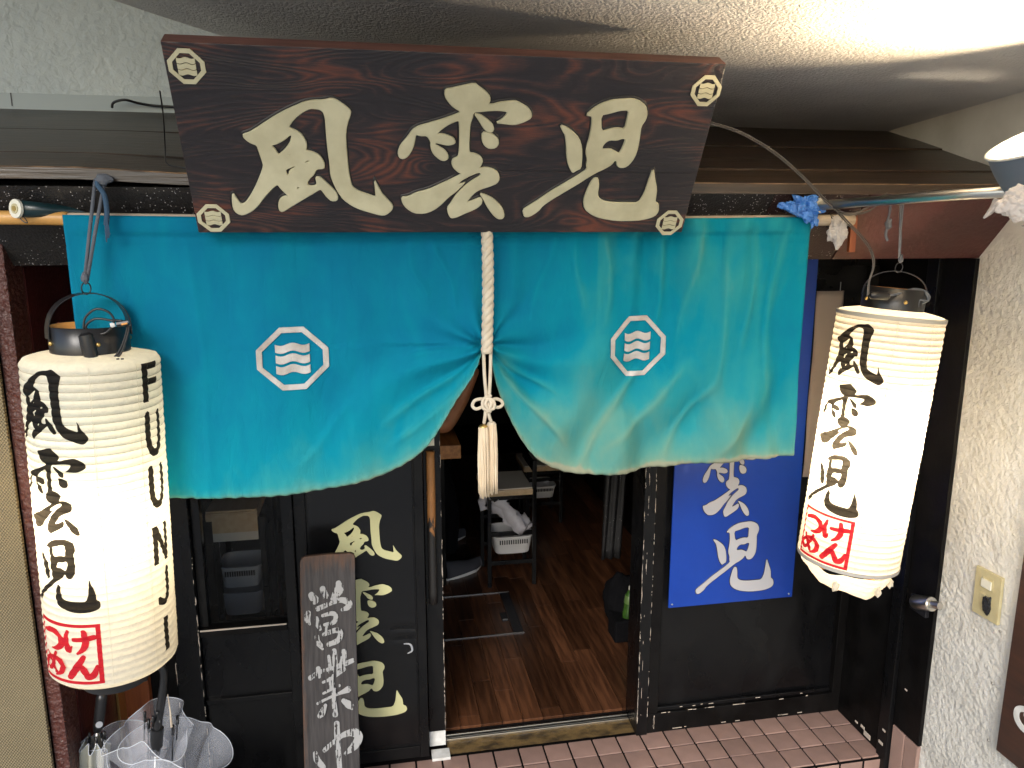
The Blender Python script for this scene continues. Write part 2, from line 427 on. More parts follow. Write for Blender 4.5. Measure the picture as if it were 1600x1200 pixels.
def scratchy(name, ink, back_alpha=0.0, stretch=(14, 1, 1.2), thr=0.46, sc=22):
    m = mat(name, ink, 0.7)
    t = m.node_tree; b = t.nodes['Principled BSDF']
    n = noise_n(t, sc, stretch, 6, 0.3)
    n2 = noise_n(t, 90, (1, 1, 1), 3)
    f = math_n(t, 'GREATER_THAN', math_n(t, 'ADD', math_n(t, 'MULTIPLY', n, 0.72), math_n(t, 'MULTIPLY', n2, 0.28)), thr)
    tr = N(t, 'BsdfTransparent'); mx = N(t, 'MixShader')
    t.links.new(f, mx.inputs[0]); t.links.new(tr.outputs[0], mx.inputs[1]); t.links.new(b.outputs[0], mx.inputs[2])
    t.links.new(mx.outputs[0], t.nodes['Material Output'].inputs[0])
    return m
M['chalkink'] = scratchy('flaking_white_paint', (0.30, 0.30, 0.30), thr=0.45, stretch=(7, 1, .7))
M['chips'] = mat('bare_wood_chips', (0.50, 0.43, 0.36), 0.8)
def worn_handle():
    m = mat('worn_wooden_handle', (0.24, 0.10, 0.03), 0.5)
    t = m.node_tree; b = t.nodes['Principled BSDF']
    sp = N(t, 'SeparateXYZ'); t.links.new(t.nodes['TC'].outputs['Object'], sp.inputs[0])
    n = noise_n(t, 40, (2, 2, .7), 6, .4)
    g = math_n(t, 'ADD', math_n(t, 'MULTIPLY', math_n(t, 'SUBTRACT', sp.outputs[2], 0.97), 3.0), n)
    c = ramp(t, g, [(0.38, (0.010, 0.009, 0.009)), (0.46, (0.27, 0.115, 0.035)), (0.9, (0.36, 0.16, 0.05))])
    t.links.new(c, b.inputs['Base Color'])
    return m
M['handle'] = worn_handle()
def board_mat():
    m = mat('grey_weathered_board', (0.05, 0.045, 0.045), 0.7)
    t = m.node_tree; b = t.nodes['Principled BSDF']
    n = noise_n(t, 18, (7, 1, .5), 7, .2)
    c0 = ramp(t, n, [(0.3, (0.014, 0.012, 0.013)), (0.72, (0.046, 0.040, 0.040))])
    sp = N(t, 'SeparateXYZ'); t.links.new(t.nodes['TC'].outputs['Object'], sp.inputs[0])
    # bare rubbed wood at the top and along the left edge
    e = math_n(t, 'MULTIPLY', math_n(t, 'SUBTRACT', sp.outputs[2], -0.060), 14.0)
    e2 = math_n(t, 'MULTIPLY', math_n(t, 'SUBTRACT', -0.078, sp.outputs[0]), 60.0)
    ee = math_n(t, 'MAXIMUM', e, e2)
    f = math_n(t, 'ADD', ee, math_n(t, 'MULTIPLY', math_n(t, 'SUBTRACT', noise_n(t, 24, (5, 1, .8), 5), 0.5), 2.2))
    f = math_n(t, 'MULTIPLY', f, 0.75, True)
    mx = N(t, 'Mix'); mx.data_type = 'RGBA'
    t.links.new(f, mx.inputs[0]); t.links.new(c0, mx.inputs[6]); mx.inputs[7].default_value = (0.10, 0.045, 0.022, 1)
    t.links.new(mx.outputs[2], b.inputs['Base Color'])
    bp = N(t, 'Bump', Strength=0.5, Distance=0.003); t.links.new(n, bp.inputs['Height']); t.links.new(bp.outputs[0], b.inputs['Normal'])
    return m
M['board'] = board_mat()

# ------------------------------------------------------------------ lettering (brush glyph outlines in millimetres on the sign board)
GLYPH = {
 'fu': [
  [(134,193),(148,189),(165,178),(184,165),(202,153),(226,139),(247,129),(268,119),(288,115),(308,114),(326,109),(338,114),(353,125),(364,135),(362,146),(357,158),(353,173),(350,192),(350,217),(351,246),(352,275),(355,298),(359,316),(375,327),(394,334),(414,342),(413,322),(411,299),(417,311),(426,331),(436,343),(452,362),(449,375),(435,387),(424,388),(404,382),(379,374),(357,363),(338,347),(326,326),(318,305),(313,287),(313,258),(311,229),(310,202),(310,174),(310,153),(307,140),(301,134),(287,132),(279,132),(266,138),(251,149),(240,160),(231,172),(232,177),(245,183),(254,189),(260,200),(264,209),(264,219),(261,228),(276,231),(289,238),(297,250),(300,261),(298,270),(281,271),(275,285),(266,293),(259,303),(258,312),(267,315),(278,313),(281,307),(279,292),(288,292),(298,302),(310,315),(322,330),(325,343),(322,350),(311,351),(302,343),(293,328),(287,320),(271,331),(243,349),(214,368),(197,380),(190,376),(190,361),(195,348),(203,341),(215,340),(207,330),(199,320),(193,310),(185,315),(173,327),(158,344),(145,362),(127,379),(107,389),(94,384),(88,372),(89,349),(92,334),(97,345),(103,358),(109,362),(118,357),(132,338),(145,316),(157,292),(168,266),(166,252),(162,232),(159,217),(148,213),(139,207),(133,199)],
  [(188,217),(204,212),(220,202),(232,191),(236,195),(230,212),(217,228),(203,240),(199,234),(195,225)],
  [(213,274),(224,269),(235,263),(235,268),(223,277),(220,288),(215,287)],
  [(256,255),(263,250),(270,251),(267,256),(260,257)],
  [(233,319),(238,314),(241,319),(236,324)],
  [(221,238),(228,235),(225,240)],
 ],
 'un': [
  [(569,82),(581,80),(604,74),(632,67),(641,74),(658,85),(667,95),(668,106),(661,112),(673,113),(689,108),(713,104),(725,103),(738,108),(756,118),(764,129),(765,140),(753,148),(734,156),(721,157),(704,155),(686,154),(699,146),(708,136),(710,127),(690,125),(669,126),(647,129),(633,131),(631,141),(626,160),(626,185),(626,208),(628,227),(640,228),(654,234),(661,245),(658,256),(652,265),(670,262),(687,266),(700,276),(704,290),(699,302),(682,310),(662,317),(648,325),(635,341),(627,354),(644,349),(661,340),(666,346),(665,356),(657,366),(639,376),(616,387),(605,393),(593,395),(587,386),(583,368),(592,355),(602,335),(617,317),(632,302),(646,292),(659,283),(660,276),(652,274),(629,285),(612,296),(605,306),(615,304),(621,302),(602,324),(585,338),(563,363),(546,376),(526,383),(503,382),(486,370),(476,356),(473,341),(488,340),(508,329),(536,321),(564,307),(589,294),(617,278),(606,275),(594,264),(589,252),(592,242),(604,237),(606,220),(605,180),(603,158),(601,149),(581,158),(564,170),(550,184),(561,183),(574,185),(590,192),(595,201),(591,206),(578,209),(564,206),(550,203),(548,207),(557,213),(571,221),(579,232),(579,242),(571,247),(560,243),(546,230),(540,215),(540,201),(531,187),(515,188),(505,184),(502,202),(498,219),(488,237),(477,244),(468,240),(466,228),(472,211),(488,191),(499,174),(512,166),(541,157),(568,148),(591,139),(607,131),(588,121),(577,110),(568,96)],
  [(636,135),(648,136),(662,145),(677,157),(681,167),(679,175),(671,176),(661,170),(652,157),(643,144)],
  [(656,177),(670,178),(681,182),(693,192),(695,204),(689,213),(675,215),(664,209),(657,196)],
  [(660,329),(675,334),(693,343),(709,358),(719,372),(724,389),(720,397),(709,397),(693,382),(680,363),(670,344)],
 ],
 'ji': [
  [(836,156),(852,161),(868,172),(884,186),(894,207),(899,236),(900,261),(890,266),(882,272),(875,263),(868,250),(862,231),(857,202),(851,179),(844,170)],
  [(893,131),(909,114),(926,103),(947,95),(972,92),(996,90),(1014,95),(1030,105),(1038,122),(1037,138),(1029,153),(1031,178),(1032,207),(1029,231),(1019,249),(1009,257),(997,257),(989,251),(987,242),(981,238),(975,250),(960,260),(941,270),(920,285),(896,303),(869,322),(842,341),(818,360),(808,376),(788,391),(775,391),(770,373),(783,363),(810,343),(839,319),(866,301),(895,281),(917,263),(913,251),(914,239),(907,221),(907,204),(910,184),(911,158),(908,132)],
  [(927,129),(947,125),(971,117),(993,116),(993,137),(992,162),(973,159),(954,163),(935,170)],
  [(944,213),(944,203),(951,193),(961,188),(976,189),(992,183),(999,187),(995,208),(989,223),(978,217),(965,211)],
  [(939,285),(948,287),(952,305),(953,330),(959,341),(975,349),(1003,352),(1037,352),(1065,352),(1075,326),(1079,291),(1083,259),(1092,285),(1104,313),(1106,335),(1107,348),(1118,355),(1122,375),(1115,388),(1096,396),(1069,401),(1019,402),(974,395),(948,385),(927,369),(921,346),(925,321),(932,296)],
 ],
}
def fill_mesh(contours, extr=0.0, bevel=0.0):
    """contours: lists of (x, y); filled even-odd, in the XY plane."""
    cu = bpy.data.curves.new('t', 'CURVE'); cu.dimensions = '2D'; cu.fill_mode = 'BOTH' if extr else 'FRONT'
    cu.extrude = extr; cu.bevel_depth = bevel; cu.bevel_resolution = 0
    for c in contours:
        s = cu.splines.new('POLY'); s.points.add(len(c) - 1); s.use_cyclic_u = True
        for i, p in enumerate(c): s.points[i].co = (p[0], p[1], 0, 1)
    o = bpy.data.objects.new('t', cu); COL.objects.link(o)
    dg = bpy.context.evaluated_depsgraph_get()
    me = bpy.data.meshes.new_from_object(o.evaluated_get(dg))
    bpy.data.objects.remove(o); bpy.data.curves.remove(cu)
    return me
def chaikin(c, it=1):
    for _ in range(it):
        o = []
        for i in range(len(c)):
            a, b = c[i], c[(i + 1) % len(c)]
            o.append((a[0] * .78 + b[0] * .22, a[1] * .78 + b[1] * .22)); o.append((a[0] * .22 + b[0] * .78, a[1] * .22 + b[1] * .78))
        c = o
    return c
def glyph_bounds(g):
    xs = [p[0] for c in g for p in c]; ys = [p[1] for c in g for p in c]
    return min(xs), max(xs), min(ys), max(ys)
def glyph_fit(key, x0, x1, y0, y1, **k_):
    """glyph scaled into the box x0..x1 (right), y1 top .. y0 bottom (up)."""
    g = GLYPH[key]; a, b, c, d = glyph_bounds(g)
    return [chaikin([(x0 + (p[0] - a) / (b - a) * (x1 - x0), y1 - (p[1] - c) / (d - c) * (y1 - y0)) for p in k]) for k in g]
def stroke(pts, ws, n=7, cap=True):
    """brush stroke outline from centre points (x, y) and widths."""
    P = spline([(p[0], p[1], w_) for p, w_ in zip(pts, ws)], n)
    L, Rr = [], []
    for i, p in enumerate(P):
        q = P[min(i + 1, len(P) - 1)] - P[max(i - 1, 0)]
        t = Vector((q.x, q.y)).normalized(); nn = Vector((-t.y, t.x)); h = max(p.z, 1e-4) / 2
        L.append((p.x + nn.x * h, p.y + nn.y * h)); Rr.append((p.x - nn.x * h, p.y - nn.y * h))
        if i in (0, len(P) - 1): ends = (t, h)
    a, b = P[0], P[-1]
    ta = (P[1] - P[0]); ta = Vector((ta.x, ta.y)).normalized(); tb = (P[-1] - P[-2]); tb = Vector((tb.x, tb.y)).normalized()
    def capp(c, t, h, sgn):
        o = []
        for k in (1, 2, 3):
            an = math.pi * k / 4
            nn = Vector((-t.y, t.x))
            d = nn * math.cos(an) + t * math.sin(an) * .8
            o.append((c.x + d.x * h, c.y + d.y * h))
        return o
    return L + capp(b, tb, max(b.z, 1e-4) / 2, 1) + Rr[::-1] + capp(a, -ta, max(a.z, 1e-4) / 2, 1)
def ribbon(pts, ws, n=9, lift=1.5e-5):
    """flat brush stroke in the XY plane as one strip; each step lies a hair above the last."""
    c = [(p[0], p[1], w_) for p, w_ in zip(pts, ws)]
    P = spline(c, n)
    a, b = P[0], P[-1]
    da = (P[1] - P[0]); da.z = 0; da.normalize(); db = (P[-1] - P[-2]); db.z = 0; db.normalize()
    pre = [Vector((a.x - da.x * a.z * k, a.y - da.y * a.z * k, a.z * f)) for k, f in ((.48, .25), (.38, .68), (.2, .93))]
    post = [Vector((b.x + db.x * b.z * k, b.y + db.y * b.z * k, b.z * f)) for k, f in ((.2, .93), (.38, .68), (.48, .25))]
    P = pre + P + post
    vs, fs = [], []
    for i, p in enumerate(P):
        q = P[min(i + 1, len(P) - 1)] - P[max(i - 1, 0)]
        t = Vector((q.x, q.y)).normalized(); h = p.z / 2 * (1 + .10 * noise.noise((p.x * .4, p.y * .4, i * .3)))
        vs += [(p.x - t.y * h, p.y + t.x * h, i * lift), (p.x + t.y * h, p.y - t.x * h, i * lift)]
    for i in range(len(P) - 1): fs.append((2 * i, 2 * i + 1, 2 * i + 3, 2 * i + 2))
    me = bpy.data.meshes.new('t'); me.from_pydata(vs, [], fs); me.update(); return me
def mapmesh(me, f):
    for v in me.vertices:
        x, y = f((v.co.x, v.co.y)); v.co = Vector((x, y, v.co.z))
    return me
KANA = {   # boxed seal, unit square 0..100, y down
 'tsu': [([(11, 21), (30, 16), (43, 23), (45, 35), (36, 44), (26, 47)], [6, 8, 8.5, 9, 7, 3])],
 'me': [([(13, 57), (20, 70), (29, 85)], [4, 7, 6]), ([(33, 53), (27, 69), (18, 83), (10, 82), (10, 71), (22, 62), (36, 61), (45, 70), (42, 82), (32, 89)], [5, 6, 6, 6, 6, 6, 7, 8, 7, 3])],
 'ke': [([(56, 12), (53, 27), (56, 44), (61, 37)], [4, 7, 8, 2]), ([(65, 25), (78, 24), (91, 21)], [6, 7, 8]), ([(79, 11), (81, 28), (77, 40), (69, 48)], [6, 8, 7, 3])],
 'n': [([(76, 54), (67, 70), (56, 88)], [6, 9, 8]), ([(61, 77), (70, 69), (76, 77), (81, 87), (88, 83), (93, 69)], [4, 7, 8, 8, 8, 4])],
}
LATIN = {  # unit 0..1 wide, 0..1 high, y down, stroke rectangles
 'F': [[(0, 0), (.32, 0), (.32, 1), (0, 1)], [(.32, 0), (1, 0), (1, .17), (.32, .17)], [(.32, .40), (.92, .40), (.92, .57), (.32, .57)]],
 'U': None, 'N': [[(0, 0), (.30, 0), (.74, .62), (.74, 0), (1, 0), (1, 1), (.74, 1), (.28, .36), (.28, 1), (0, 1)]],
 'J': None, 'I': [[(.33, 0), (.63, 0), (.63, 1), (.33, 1)]],
}
def latin(ch, x0, x1, y0, y1):
    if ch == 'U': c = [stroke([(.15, 0), (.15, .6), (.3, .86), (.5, .92), (.7, .86), (.87, .6), (.87, 0)], [.29, .29, .24, .18, .22, .26, .24], 5)]
    elif ch == 'J': c = [stroke([(.78, .02), (.78, .55), (.70, .80), (.48, .90), (.18, .80)], [.26, .26, .22, .18, .24], 5)]
    else: c = LATIN[ch]
    return [[(x0 + p[0] * (x1 - x0), y1 - p[1] * (y1 - y0)) for p in k] for k in c]
def crest_contours(w, h, th, ww=0.47, gap=0.0):
    def octa(a, b): return [(-.33 * a, b), (.33 * a, b), (a, .30 * b), (a, -.30 * b), (.33 * a, -b), (-.33 * a, -b), (-a, -.30 * b), (-a, .30 * b)]
    ring = [octa(w, h), octa(w - th, h - th)]
    bands = []
    hw = w * ww; n = 14; bh = h * (.235 - gap)
    for k in (-1, 0, 1):
        cz = k * h * .34 - (0)
        f = lambda x: math.cos(x / hw * math.pi * 1.5) * h * .045
        up = [(-hw + 2 * hw * i / n, cz + bh / 2 * 1.2 + f(-hw + 2 * hw * i / n)) for i in range(n + 1)]
        dn = [(x, z - bh * 1.2) for x, z in up][::-1]
        bands.append(up + dn)
    return ring, bands
def rot_up(me):      # XY plane -> XZ plane (y becomes z), front faces -Y
    for v in me.vertices: v.co = Vector((v.co.x, -v.co.z, v.co.y))
    return me
def flat_letters(contours, y, t):      # standing plate, front at y (towards -Y), thickness t
    me = rot_up(fill_mesh(contours, t / 2))
    for v in me.vertices: v.co.y += y + t / 2
    return me
def join_meshes(ms):
    bm = bmesh.new()
    for m_ in ms:
        bm.from_mesh(m_); bpy.data.meshes.remove(m_)
    return bm

# ================================================================== SETTING
# ground (lower level) and stepped tile floor
bm = bmesh.new(); box(bm, -60, 60, -60, 80, -0.40, -0.16)
g = obj('ground', bm, M['ground']); tag(g, kind='structure')
fl = obj('tiled_step', BX(-0.95, 1.93, 2.315, 2.74, -0.159, -0.006, 0.003), M['grout']); tag(fl, kind='structure')
tm = None
X0 = 1.40 - 0.0995 * 16
for r_ in range(3):
    for c_ in range(21):
        xa = X0 + c_ * 0.0995
        if xa + .096 > 1.90: continue
        if tm is None:
            o = obj('floor_tile', BX(-.0458, .0458, -.0458, .0458, -.008, .0, .0018), M['tile'], fl)
            tm = o.data
        else:
            o = link('floor_tile', tm, None, fl)
        o.location = (xa + .0497, 2.62 - .0497 - r_ * 0.0995 + random.uniform(-.0006, .0006), random.uniform(-.0008, .0008))
        o.rotation_euler.z = R(random.uniform(-.15, .15))
for k in range(21):
    xa = X0 + k * 0.0995
    if xa + .096 > 1.90: continue
    o = link('floor_tile', tm, None, fl); o.location = (xa + .0497, 2.3145, -.0535); o.rotation_euler = (R(90), 0, 0)

# interior room shell
fi = obj('interior_floor', BX(-1.2, 1.9, 2.745, 7.6, -.155, 0.018), M['grout']); tag(fi, kind='structure')
pm = {}
x = -0.98; k = 0
PWID = .085
while x < 1.6:
    y = 2.748 - random.uniform(0, .55)
    while y < 6.4:
        L_ = random.choice((.55, .7, .9))
        y1 = min(y + L_, 6.5); ya = max(y, 2.748)
        if y1 - ya > .05:
            in_h = (x + PWID > .22 and x < .69 and y1 > 3.42 and ya < 3.87)
            o = obj('floor_plank', BX(-PWID / 2 + .0008, PWID / 2 - .0008, ya + .001, y1 - .001, 0.0, .012, .001), M['plank'], fi)
            o.location = (x + PWID / 2, 0, .018)
        y += L_
    x += PWID
wi = obj('interior_wall', bmesh.new(), M['black_matt']); bpy.data.objects.remove(wi)
bm = bmesh.new()
box(bm, -1.22, -1.20, 2.70, 7.6, 0, 2.4); box(bm, 1.62, 1.64, 2.70, 7.6, 0, 2.4); box(bm, -1.22, 1.64, 7.6, 7.64, 0, 2.4); box(bm, -1.22, 1.64, 2.70, 7.64, 2.40, 2.44)
o = obj('interior_walls', bm, M['black_matt']); tag(o, kind='structure')

# ceiling: curved soffit extruded towards the street
prof = [(-2.6, 3.15), (-1.9, 3.0), (-1.3, 2.835), (-.95, 2.735), (-.745, 2.676), (-.549, 2.619), (-.326, 2.560), (0, 2.498), (.35, 2.447), (.8, 2.382), (1.25, 2.352), (1.6, 2.346), (1.91, 2.348)]
pr = spline([(a, 0, b) for a, b in prof], 4)
bm = bmesh.new(); rows = []
for p in pr:
    rows.append([bm.verts.new((p.x, yy, p.z + dz)) for yy, dz in ((2.69, 0), (1.6, .075), (.35, .16), (.35, .40), (2.69, .40))])
for a, b in zip(rows, rows[1:]):
    for i in range(5): bm.faces.new((a[i], a[(i + 1) % 5], b[(i + 1) % 5], b[i]))
bm.faces.new(rows[0]); bm.faces.new(rows[-1][::-1])
bmesh.ops.recalc_face_normals(bm, faces=bm.faces[:])
o = obj('ceiling', bm, M['ceiling'], smooth=True, auto=40); tag(o, kind='structure')
# upper wall above the awning
wall = empty('upper_wall', (0, 2.68, 2.3), 'pale grey rendered wall above the wooden awning, left of the carved sign', 'wall')
def WC(name, bm, m, p, **k): return world_child(obj(name, bm, m, **k), p)
WC('render', BX(-3.2, 1.90, 2.68, 2.84, 2.20, 3.4), M['upper'], wall)
WC('flashing', BX(-3.2, .10, 2.672, 2.678, 2.335, 2.398, .001), mat('grey_flashing', (0.36, 0.42, 0.43), .5), wall)
WC('seam', BX(-1.045, -1.042, 2.6705, 2.6715, 2.36, 2.398), M['darkmetal'], wall)
# right stucco wall
o = obj('side_wall', BX(1.90, 2.15, -0.6, 2.84, -.158, 2.9), M['stucco'])
tag(o, 'rough cream stucco side wall on the right, warmly lit beside the lantern', 'wall')
# left: woven screen, red-brown post, maroon return
o = obj('woven_screen', BX(-2.4, -.924, 2.095, 2.108, -.158, 1.86, .002), M['weave'])
tag(o, 'khaki woven screen at the far left edge behind the lantern', 'screen')
o = obj('red_post', BX(-.923, -.886, 2.112, 2.21, -.158, 2.1, .004), M['redstucco'])
tag(o, 'rough red brown painted post between woven screen and black shop front', 'post')
ret = empty('left_return', (-.90, 2.4, -.155), 'glossy dark maroon return panel with orange brown corner strip below the left lantern', 'panel')
WC('panel', BX(-.93, -.885, 2.215, 2.60, -.158, 1.9), M['maroon'], ret)
WC('corner_strip', BX(-.884, -.80, 2.565, 2.60, -.158, .95, .003), M['orangewood'], ret)
WC('beading', BX(-.884, -.876, 2.50, 2.563, -.158, 1.0, .001), M['brass'], ret)

# ================================================================== SHOP FRONT
sf = empty('shop_front', (0.6, 2.62, 0.0), 'black painted shop front with speckled lintel beam behind the turquoise curtain', 'shop front')
def slant(x0, x1, off, z0=1.906):
    bm = bmesh.new()
    f = lambda z: 2.160 + (z - 1.906) / (2.094 - 1.906) * (1.996 - 2.160) - off
    a = [(f(z0), z0), (f(2.094), 2.094), (2.19, 2.115), (2.19, z0)]
    v0 = [bm.verts.new((x0, y, z)) for y, z in a]; v1 = [bm.verts.new((x1, y, z)) for y, z in a]
    bm.faces.new(v0); bm.faces.new(v1[::-1])
    for i in range(4): bm.faces.new((v0[i], v0[(i + 1) % 4], v1[(i + 1) % 4], v1[i]))
    bmesh.ops.recalc_face_normals(bm, faces=bm.faces[:])
    return bm
WC('lintel_beam', slant(-2.4, 1.10, 0), M['speckle'], sf)
WC('lintel_beam', slant(1.101, 1.385, 0.001), M['speckle_red'], sf)
# slanted maroon fascia on the right end
WC('slanted_fascia', slant(1.39, 1.899, .003), M['maroon'], sf)
WC('batten', BX(1.372, 1.392, 2.040, 2.052, 1.93, 2.05, .001, Matrix.Translation((0, .01, 0))), M['orangewood'], sf)
WC('head_board', BX(-2.4, 1.899, 2.20, 2.62, 1.93, 1.96), M['black_matt'], sf)
# right fixed panel
pr_ = [(.985, 1.03, 2.605, 2.72, 'jamb_post'), (1.031, 1.93, 2.640, 2.67, 'back_panel')]
WC('jamb_post', BX(.985, 1.03, 2.605, 2.74, 0.0, 1.93, .002), M['black'], sf)
WC('back_panel', BX(1.0305, 1.93, 2.640, 2.67, 0.0, 1.93), M['black'], sf)
WC('top_rail', BX(1.031, 1.90, 2.612, 2.639, 1.86, 1.925, .002), M['black'], sf)
WC('bottom_rail', BX(1.031, 1.90, 2.612, 2.639, .0, .085, .003), M['black_matt'], sf)
WC('side_stile', BX(1.845, 1.90, 2.610, 2.639, .086, 1.859, .003), M['black_matt'], sf)
WC('side_stile', BX(1.0305, 1.075, 2.612, 2.639, .086, 1.859, .003), M['black_matt'], sf)
WC('moulding', BX(1.076, 1.84, 2.622, 2.639, .086, .105, .004), M['black'], sf)
# right return panels
m4 = Matrix.Rotation(R(-4), 4, 'Z')
WC('return_panel', BX(1.880, 1.8995, 2.345, 2.61, 0.0, 1.905, .001), M['maroon'] if False else M['black_matt'], sf)
WC('return_post', BX(1.868, 1.8985, 2.290, 2.343, -.155, 1.905, .003), M['black'], sf)
WC('return_panel', BX(1.884, 1.8990, 2.150, 2.288, .165, 1.905, .002), M['black_matt'], sf)
for k_ in range(2):
    WC('base_tile', BX(1.884, 1.899, 2.152 + k_ * .069, 2.218 + k_ * .069, -.10, .160, .003), M['tile'], sf)
# left frame around the window
WC('left_board', BX(-.871, -.715, 2.602, 2.64, -.15, 1.93), M['black_matt'], sf)
WC('frame_post', BX(-.713, -.630, 2.590, 2.66, -.15, 1.93, .003), M['black'], sf)
WC('frame_post', BX(-.330, -.292, 2.595, 2.66, -.15, 1.93, .003), M['black'], sf)
WC('kick_panel', BX(-.629, -.331, 2.625, 2.65, -.15, .60, .002), M['black'], sf)
WC('kick_rail', BX(-.629, -.331, 2.610, 2.6249, .33, .35, .002), M['black'], sf)
WC('window_sill', BX(-.629, -.331, 2.600, 2.66, .601, .628, .002), M['black_matt'], sf)
WC('sill_edge', BX(-.625, -.335, 2.5965, 2.5995, .6235, .6285), M['chips'], sf)
WC('mullion', BX(-.628, -.600, 2.62, 2.66, .629, 1.93, .002), M['black'], sf)
WC('window_pane', BX(-.599, -.331, 2.640, 2.644, .629, 1.93), M['glass'], sf)
WC('transom', BX(-.29, .985, 2.58, 2.74, 1.86, 1.93), M['black_matt'], sf)

# door with lettering
dr = empty('sliding_door', (-.07, 2.63, .01), 'black door leaf with large pale yellow brush characters, left of the open doorway', 'door')
WC('leaf', BX(-.250, .125, 2.626, 2.65, .06, 1.86), M['black'], dr)
WC('stile', BX(-.291, -.251, 2.618, 2.655, .012, 1.86, .002), M['black'], dr)
WC('stile', BX(.1255, .158, 2.618, 2.655, .012, 1.86, .002), M['black'], dr)
WC('bottom_rail', BX(-.2505, .125, 2.620, 2.655, .012, .06, .002), M['black'], dr)
film = bmesh.new()
# wrinkled vinyl film carrying the lettering
nx, nz = 60, 150
fa = [[None] * (nz + 1) for _ in range(nx + 1)]
for i in range(nx + 1):
    for j in range(nz + 1):
        xx = -.244 + .362 * i / nx; zz = .075 + 1.55 * j / nz
        wr = 0
        if .38 < zz < .62 and xx > -.02:
            q = math.sin(math.pi * (zz - .38) / .24) * min(1, (xx + .02) / .10)
            wr = q * .007 * (noise.noise((xx * 9, zz * 46, 3)))
        fa[i][j] = film.verts.new((xx, 2.6245 + wr - .0006 * math.sin(zz * 7), zz))
for i in range(nx):
    for j in range(nz):
        film.faces.new((fa[i][j], fa[i + 1][j], fa[i + 1][j + 1], fa[i][j + 1]))
WC('vinyl_film', film, mat('glossy_black_vinyl', (0.004, 0.004, 0.0045), .22, spec=.4), dr, smooth=True)
cols = [('fu', -.185, .012, .807, 1.040), ('un', -.180, -.012, .487, .728), ('ji', -.165, .045, .192, .432)]
def pfit(x0, y0, x1, y1, Y):       # photo box -> metre box on plane Y
    a = onY(x0, y1, Y); b = onY(x1, y0, Y); return a.x, b.x, a.z, b.z
for key, bx in (('fu', (505, 797, 626, 887)), ('un', (508, 902, 612, 1016)), ('ji', (497, 1030, 634, 1134))):
    x0, x1, z0, z1 = pfit(*bx, 2.61)
    o = world_child(link('lettering', flat_letters(glyph_fit(key, x0, x1, z0, z1), 2.6205, .0015), M['vinylcream']), dr)
# nick in the film
WC('torn_patch', join_meshes([flat_letters([stroke([(.075, .492), (.098, .487), (.104, .462), (.088, .452)], [.004, .007, .007, .004])], 2.6212, .0008)]), M['grey_plastic'], dr)
# inner sliding door with handle
d2 = empty('inner_door', (.19, 2.68, .02), 'narrow black edge of the open sliding door with worn wooden pull handle', 'door')
WC('stile', BX(.163, .226, 2.662, 2.70, .085, 1.86, .002), M['black'], d2)
WC('foot_cap', BX(.1632, .2258, 2.6605, 2.70, .022, .0845, .001), M['white'], d2)
WC('pull_handle', tube(bmesh.new(), [(.189, 2.650, z) for z in [.63 + i * .042 for i in range(15)]], .0155, 12), M['handle'], d2, smooth=True)
WC('label', BX(.178, .205, 2.659, 2.6615, 1.235, 1.262), M['white_plastic'], d2)
o = obj('floor_patch', BX(.168, .238, 2.60, 2.655, .0005, .012, .001), M['white']); tag(o, 'small white block on the ground at the foot of the sliding door', 'block')
# paint chips along edges
bm = bmesh.new()
def chips(xc, y, z0, z1, n, wmax):
    for _ in range(n):
        z = random.uniform(z0, z1); l = random.choice((.004, .007, .012, .03)) * random.uniform(.5, 1.3); ww_ = random.uniform(.001, wmax)
        x_ = xc + random.uniform(-.0012, .0012)
        pts = [(x_ + ww_ * math.cos(a) * random.uniform(.5, 1), y, z + l * math.sin(a) * random.uniform(.6, 1)) for a in [k * math.pi / 3 for k in range(6)]]
        vs = [bm.verts.new(p) for p in pts]; f = bm.faces.new(vs)
        e = bmesh.ops.extrude_face_region(bm, geom=[f]); bmesh.ops.translate(bm, vec=(0, .0012, 0), verts=[v for v in e['geom'] if isinstance(v, bmesh.types.BMVert)])
chips(.9868, 2.6045, .05, 1.3, 55, .0016); chips(1.0285, 2.6045, .05, 1.3, 40, .0013); chips(1.001, 2.6045, .05, 1.3, 22, .0010)
chips(.2252, 2.6615, .1, 1.25, 60, .0014); chips(-.629, 2.5895, .05, .95, 40, .002); chips(1.06, 2.6115, .02, .09, 10, .003); chips(-.7115, 2.5895, .1, 1.2, 25, .002)
o = WC('paint_chip', bm, M['chips'], sf); o['kind'] = 'stuff'
bm = bmesh.new()
for _ in range(26):
    x_ = random.uniform(1.06, 1.8); z_ = random.choice((.086, .104, .012)) + random.uniform(-.002, .002); l = random.choice((.004, .01, .02, .006))
    box(bm, x_ - l, x_ + l, 2.6100, 2.6112, z_ - .0012, z_ + .0012)
for yy, zz, s_ in ((2.43, .05, .012), (2.40, .035, .020), (2.47, .045, .008), (2.32, .06, .012), (2.31, .12, .008), (2.22, .35, .006)):
    box(bm, 1.866, 1.8678, yy - s_, yy + s_, zz - s_ * .5, zz + s_ * .5, .0005)
o = WC('paint_chip', bm, M['chips'], sf); o['kind'] = 'stuff'

